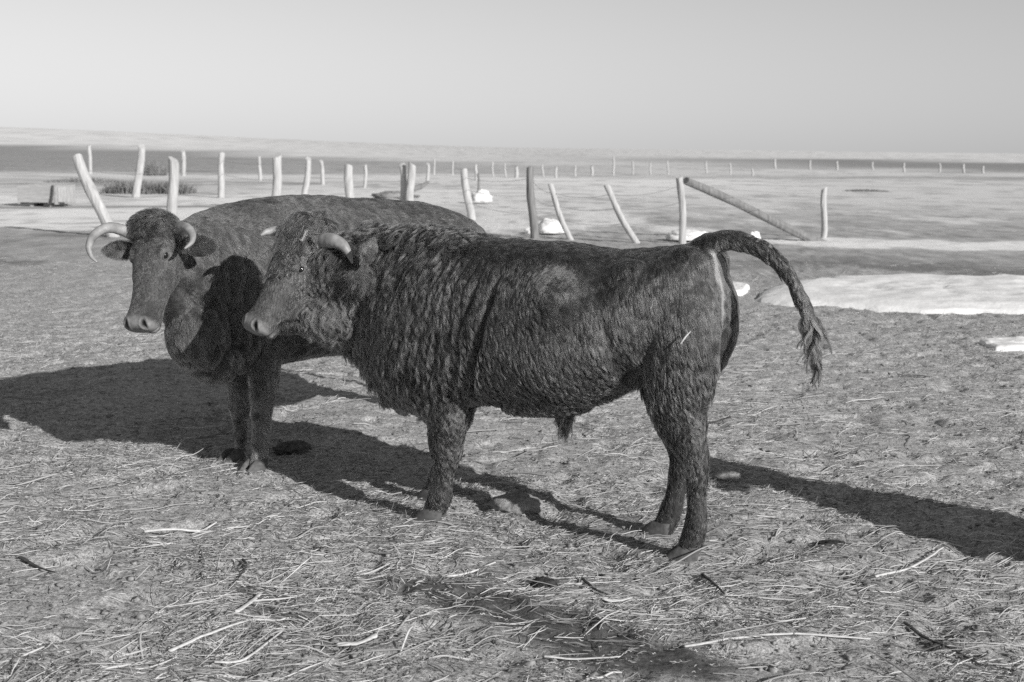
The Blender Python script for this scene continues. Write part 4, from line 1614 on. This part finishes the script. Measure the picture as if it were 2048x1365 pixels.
for x, y0, y1, r, w_ in ((868, 318, 350, 1.7, 'just right of the far post beside the close pair'), (905, 322, 352, 1.6, 'left of the post leaning over the cow rump'), (985, 326, 354, 1.7, 'between the leaning rump post and the dark post'), (1010, 328, 354, 1.6, 'left of the far post by the dark post'), (1085, 330, 354, 1.7, 'just right of the dark post'),
                         (1150, 331, 353, 1.8, 'right of the far post above the first stake'), (1265, 322, 350, 1.7, 'above the foot of the second stake'), (1300, 326, 350, 1.7, 'left of the braced post'), (1335, 322, 349, 1.6, 'just left of the braced post'), (1412, 324, 347, 1.8, 'just right of the braced post'), (1460, 326, 350, 1.7, 'above the middle of the brace pole')):
    post((x, y0), (x + 1, y1), r, WOODL, 'very thin distant stake ' + w_, 'thin distant stakes')


def wire(a, b, sag=.03, label='', r=.0036):
    m = MB()
    P = [a + (b - a) * t - np.array([0, 0, sag * 4 * t * (1 - t)]) for t in np.linspace(0, 1, 9)]
    m.tube(P, [r] * 9, None, lat=(0, 0, 1), n=5, sub=1)
    o = m.build('fence_wire', WIREM)
    tag(o, label, 'wire', 'strands of wire along the old fence')


def along(p, k):
    T, Bv = p
    return Bv + (T - Bv) * k


chain = [p18a, p18, p19, p20, p21]
nm = ['the post over the cow rump', 'the dark post', 'the first leaning stake', 'the second leaning stake', 'the braced post']
for i in range(4):
    for k, w_ in ((.35, 'lower'), (.62, 'middle'), (.86, 'upper')):
        wire(along(chain[i], k), along(chain[i + 1], k), .05 + .03 * k, '%s wire from %s to %s' % (w_, nm[i], nm[i + 1]))
for k, w_ in ((.6, 'middle'), (.9, 'upper')):
    wire(along(p21, k), along(p22, k), .05, '%s wire from braced post to lone pale post' % w_, .0035)

pl = [post_l1, post_l2, post_l3, post_l4, post_l5]
nl = ['the leaning post', 'the post behind the cow head', 'the pale post to its left', 'the slim post', 'the stout post']
for i in (0, 2, 3):
    for k, w_ in ((.55, 'lower'), (.85, 'upper')):
        wire(along(pl[i], k), along(pl[i + 1], k), .06, '%s wire from %s to %s' % (w_, nl[i], nl[i + 1]), .004)

# ------------------------------------------------------------------ brush, trough, wreckage beyond the fence
def brush(name, c, w, d, h, n, label, seed, mat, cat='brush'):
    rg = np.random.default_rng(seed)
    pts = np.empty((n, 5, 3))
    x = c[0] + rg.uniform(-.5, .5, n) * w
    y = c[1] + rg.uniform(-.5, .5, n) * d
    hh = h * (1 - (2 * (x - c[0]) / w) ** 2 * .6) * rg.uniform(.4, 1, n)
    lx = rg.normal(0, .35, n)
    ly = rg.normal(0, .35, n)
    for k, t in enumerate(np.linspace(0, 1, 5)):
        pts[:, k, 0] = x + lx * hh * t + rg.normal(0, .02, n) * t
        pts[:, k, 1] = y + ly * hh * t + rg.normal(0, .02, n) * t
        pts[:, k, 2] = gz(x, y) + hh * t - .02
    crv = bpy.data.hair_curves.new(name)
    crv.add_curves([5] * n)
    crv.attributes['position'].data.foreach_set('vector', pts.astype(np.float32).ravel())
    ra = crv.attributes.get('radius') or crv.attributes.new('radius', 'FLOAT', 'POINT')
    ra.data.foreach_set('value', np.tile([.008, .007, .006, .005, .003], n).astype(np.float32))
    at = crv.attributes.new('shade', 'FLOAT', 'CURVE')
    at.data.foreach_set('value', rg.uniform(0, .6, n).astype(np.float32))
    o = bpy.data.objects.new(name, crv)
    COL.objects.link(o)
    crv.materials.append(mat)
    tag(o, label, cat)


g = ground(255, 388)
brush('weed_clump', (g[0], g[1] + .6), 65 * g[1] / F_PX * 1.6, 2.0, .45, 1500, 'dry dark weeds between leaning post and the next pale post', 301, CHAFF)
g = ground(330, 388)
brush('weed_clump', (g[0], g[1] + .5), 90 * g[1] / F_PX, 1.6, .42, 1600, 'dry dark weeds around the post behind the cow head', 302, CHAFF)
g = ground(300, 352)
brush('weed_clump', (g[0], g[1] + .5), 60 * g[1] / F_PX, 1.6, .9, 260, 'thin far weeds standing above the darker clumps', 303, CHAFF)
g = ground(170, 366)
brush('weed_clump', (g[0], g[1] + .5), 150 * g[1] / F_PX, 2.0, .25, 500, 'low far strip of weeds left of the leaning post', 304, CHAFF)
g = ground(790, 396)
brush('weed_clump', (g[0], g[1] + .5), 90 * g[1] / F_PX, 1.0, .22, 500, 'low dry weeds left of the two close posts', 305, CHAFF)
g = ground(1740, 384)
brush('weed_clump', (g[0], g[1] + .5), 90 * g[1] / F_PX, 1.2, .12, 500, 'low dark weeds far out in the field at right', 306, CHAFF)

# open wooden feed box at far left
GREYW = noise_mat('grey_boards', .28, .42, 4, bump=.4, dist=.02, stretch=(1, 6, 6))
gb = ground(80, 414)
k = gb[1] / F_PX
box = empty('feed_box', (gb[0], gb[1], 0), math.radians(-8))
tag(box, 'low grey wooden feed box at the left edge beyond the fence', 'feed box')


def boxmesh(name, lo, hi, mat, parent, bev=.006):
    m = MB()
    rings = []
    for z, q in ((lo[2], bev), (lo[2] + bev, 0), (hi[2] - bev, 0), (hi[2], bev)):
        rings.append([np.array(p) for p in ((lo[0] + q, lo[1] + q, z), (hi[0] - q, lo[1] + q, z), (hi[0] - q, hi[1] - q, z), (lo[0] + q, hi[1] - q, z))])
    m.rings(rings)
    return m.build(name, mat, parent, smooth=False)


W_, D_, H_ = 84 * k, 1.0, 42 * k
boxmesh('front_board', (-W_ * .5, -.02, .10), (W_ * .38, .02, H_), GREYW, box)
boxmesh('back_board', (-W_ * .5, D_ - .02, .10), (W_ * .38, D_ + .02, H_), GREYW, box)
boxmesh('end_board', (W_ * .38 + .003, -.03, .06), (W_ * .38 + .05, D_ + .03, H_ * 1.02), GREYW, box)
boxmesh('end_board', (-W_ * .5 - .05, -.03, .06), (-W_ * .5 - .003, D_ + .03, H_ * 1.02), GREYW, box)
boxmesh('bottom_board', (-W_ * .5, .03, .10), (W_ * .38, D_ - .03, .14), GREYW, box)
m = MB()
m.tube([(W_ * .14, -.05, .04), (W_ * .27, -.05, .07), (W_ * .33, -.05, H_ * .5), (W_ * .36, -.05, H_ * 1.0)], [.035, .035, .03, .025], None, lat=(0, 1, 0), n=8)
m.build('iron_bracket', DKST, box)
boxmesh('side_panel', (W_ * .44, .05, .12), (W_ * .78, .10, H_ * .95), WOODL, box)
boxmesh('skid', (-W_ * .3, .1, -.03), (-W_ * .22, D_ - .1, .098), GREYW, box)
boxmesh('skid', (W_ * .2, .1, -.03), (W_ * .28, D_ - .1, .098), GREYW, box)

# tilted plank and a heap of scrap by the two close posts
gp = ground(838, 388)
kk = gp[1] / F_PX
m = MB()
m.tube([(gp[0] - 22 * kk, gp[1] + 1.0, .10), (gp[0], gp[1] + 1.0, 10 * kk + .05), (gp[0] + 16 * kk, gp[1] + 1.0, 23 * kk)], [5 * kk, 5 * kk, 2 * kk], [.03] * 3, n=8)
o = m.build('plank', WOODD)
tag(o, 'dark tilted plank just right of the two close posts', 'plank')
lumpy('scrap_heap', ground(785, 398), (34 * kk, .5, 9 * kk), STONE, 31, 'low grey heap left of the two close posts', 'heap', amp=.4)

a = B.at(1366, 686, .30)
b_ = B.at(1386, 662, .30)
me_b = body.data
vv = np.empty(len(me_b.vertices) * 3, np.float32)
me_b.vertices.foreach_get('co', vv)
vv = vv.reshape(-1, 3)


def on_hide(px_, py_):
    """point of the hide seen at the pixel, nearest the camera"""
    best = None
    for lat in np.linspace(.42, .1, 65):
        p = B.at(px_, py_, lat)
        if np.min(np.linalg.norm(vv - p, axis=1)) < .012:
            best = p
            break
    return best if best is not None else B.at(px_, py_, .28)


def to_world(p):
    return B.O + B.x * p[0] + B.y * p[1] + np.array([0, 0, p[2]])


m = MB()
pa, pb = to_world(on_hide(1366, 686) + [0, .025, 0]), to_world(on_hide(1386, 662) + [0, .03, 0])
m.tube([pa, (pa + pb) / 2 + [0, 0, .003], pb], [.0028, .0035, .0018], n=8)
o = m.build('straw_stalk', PALE)
tag(o, 'single pale straw caught in the coat on the bull haunch', 'stalk')
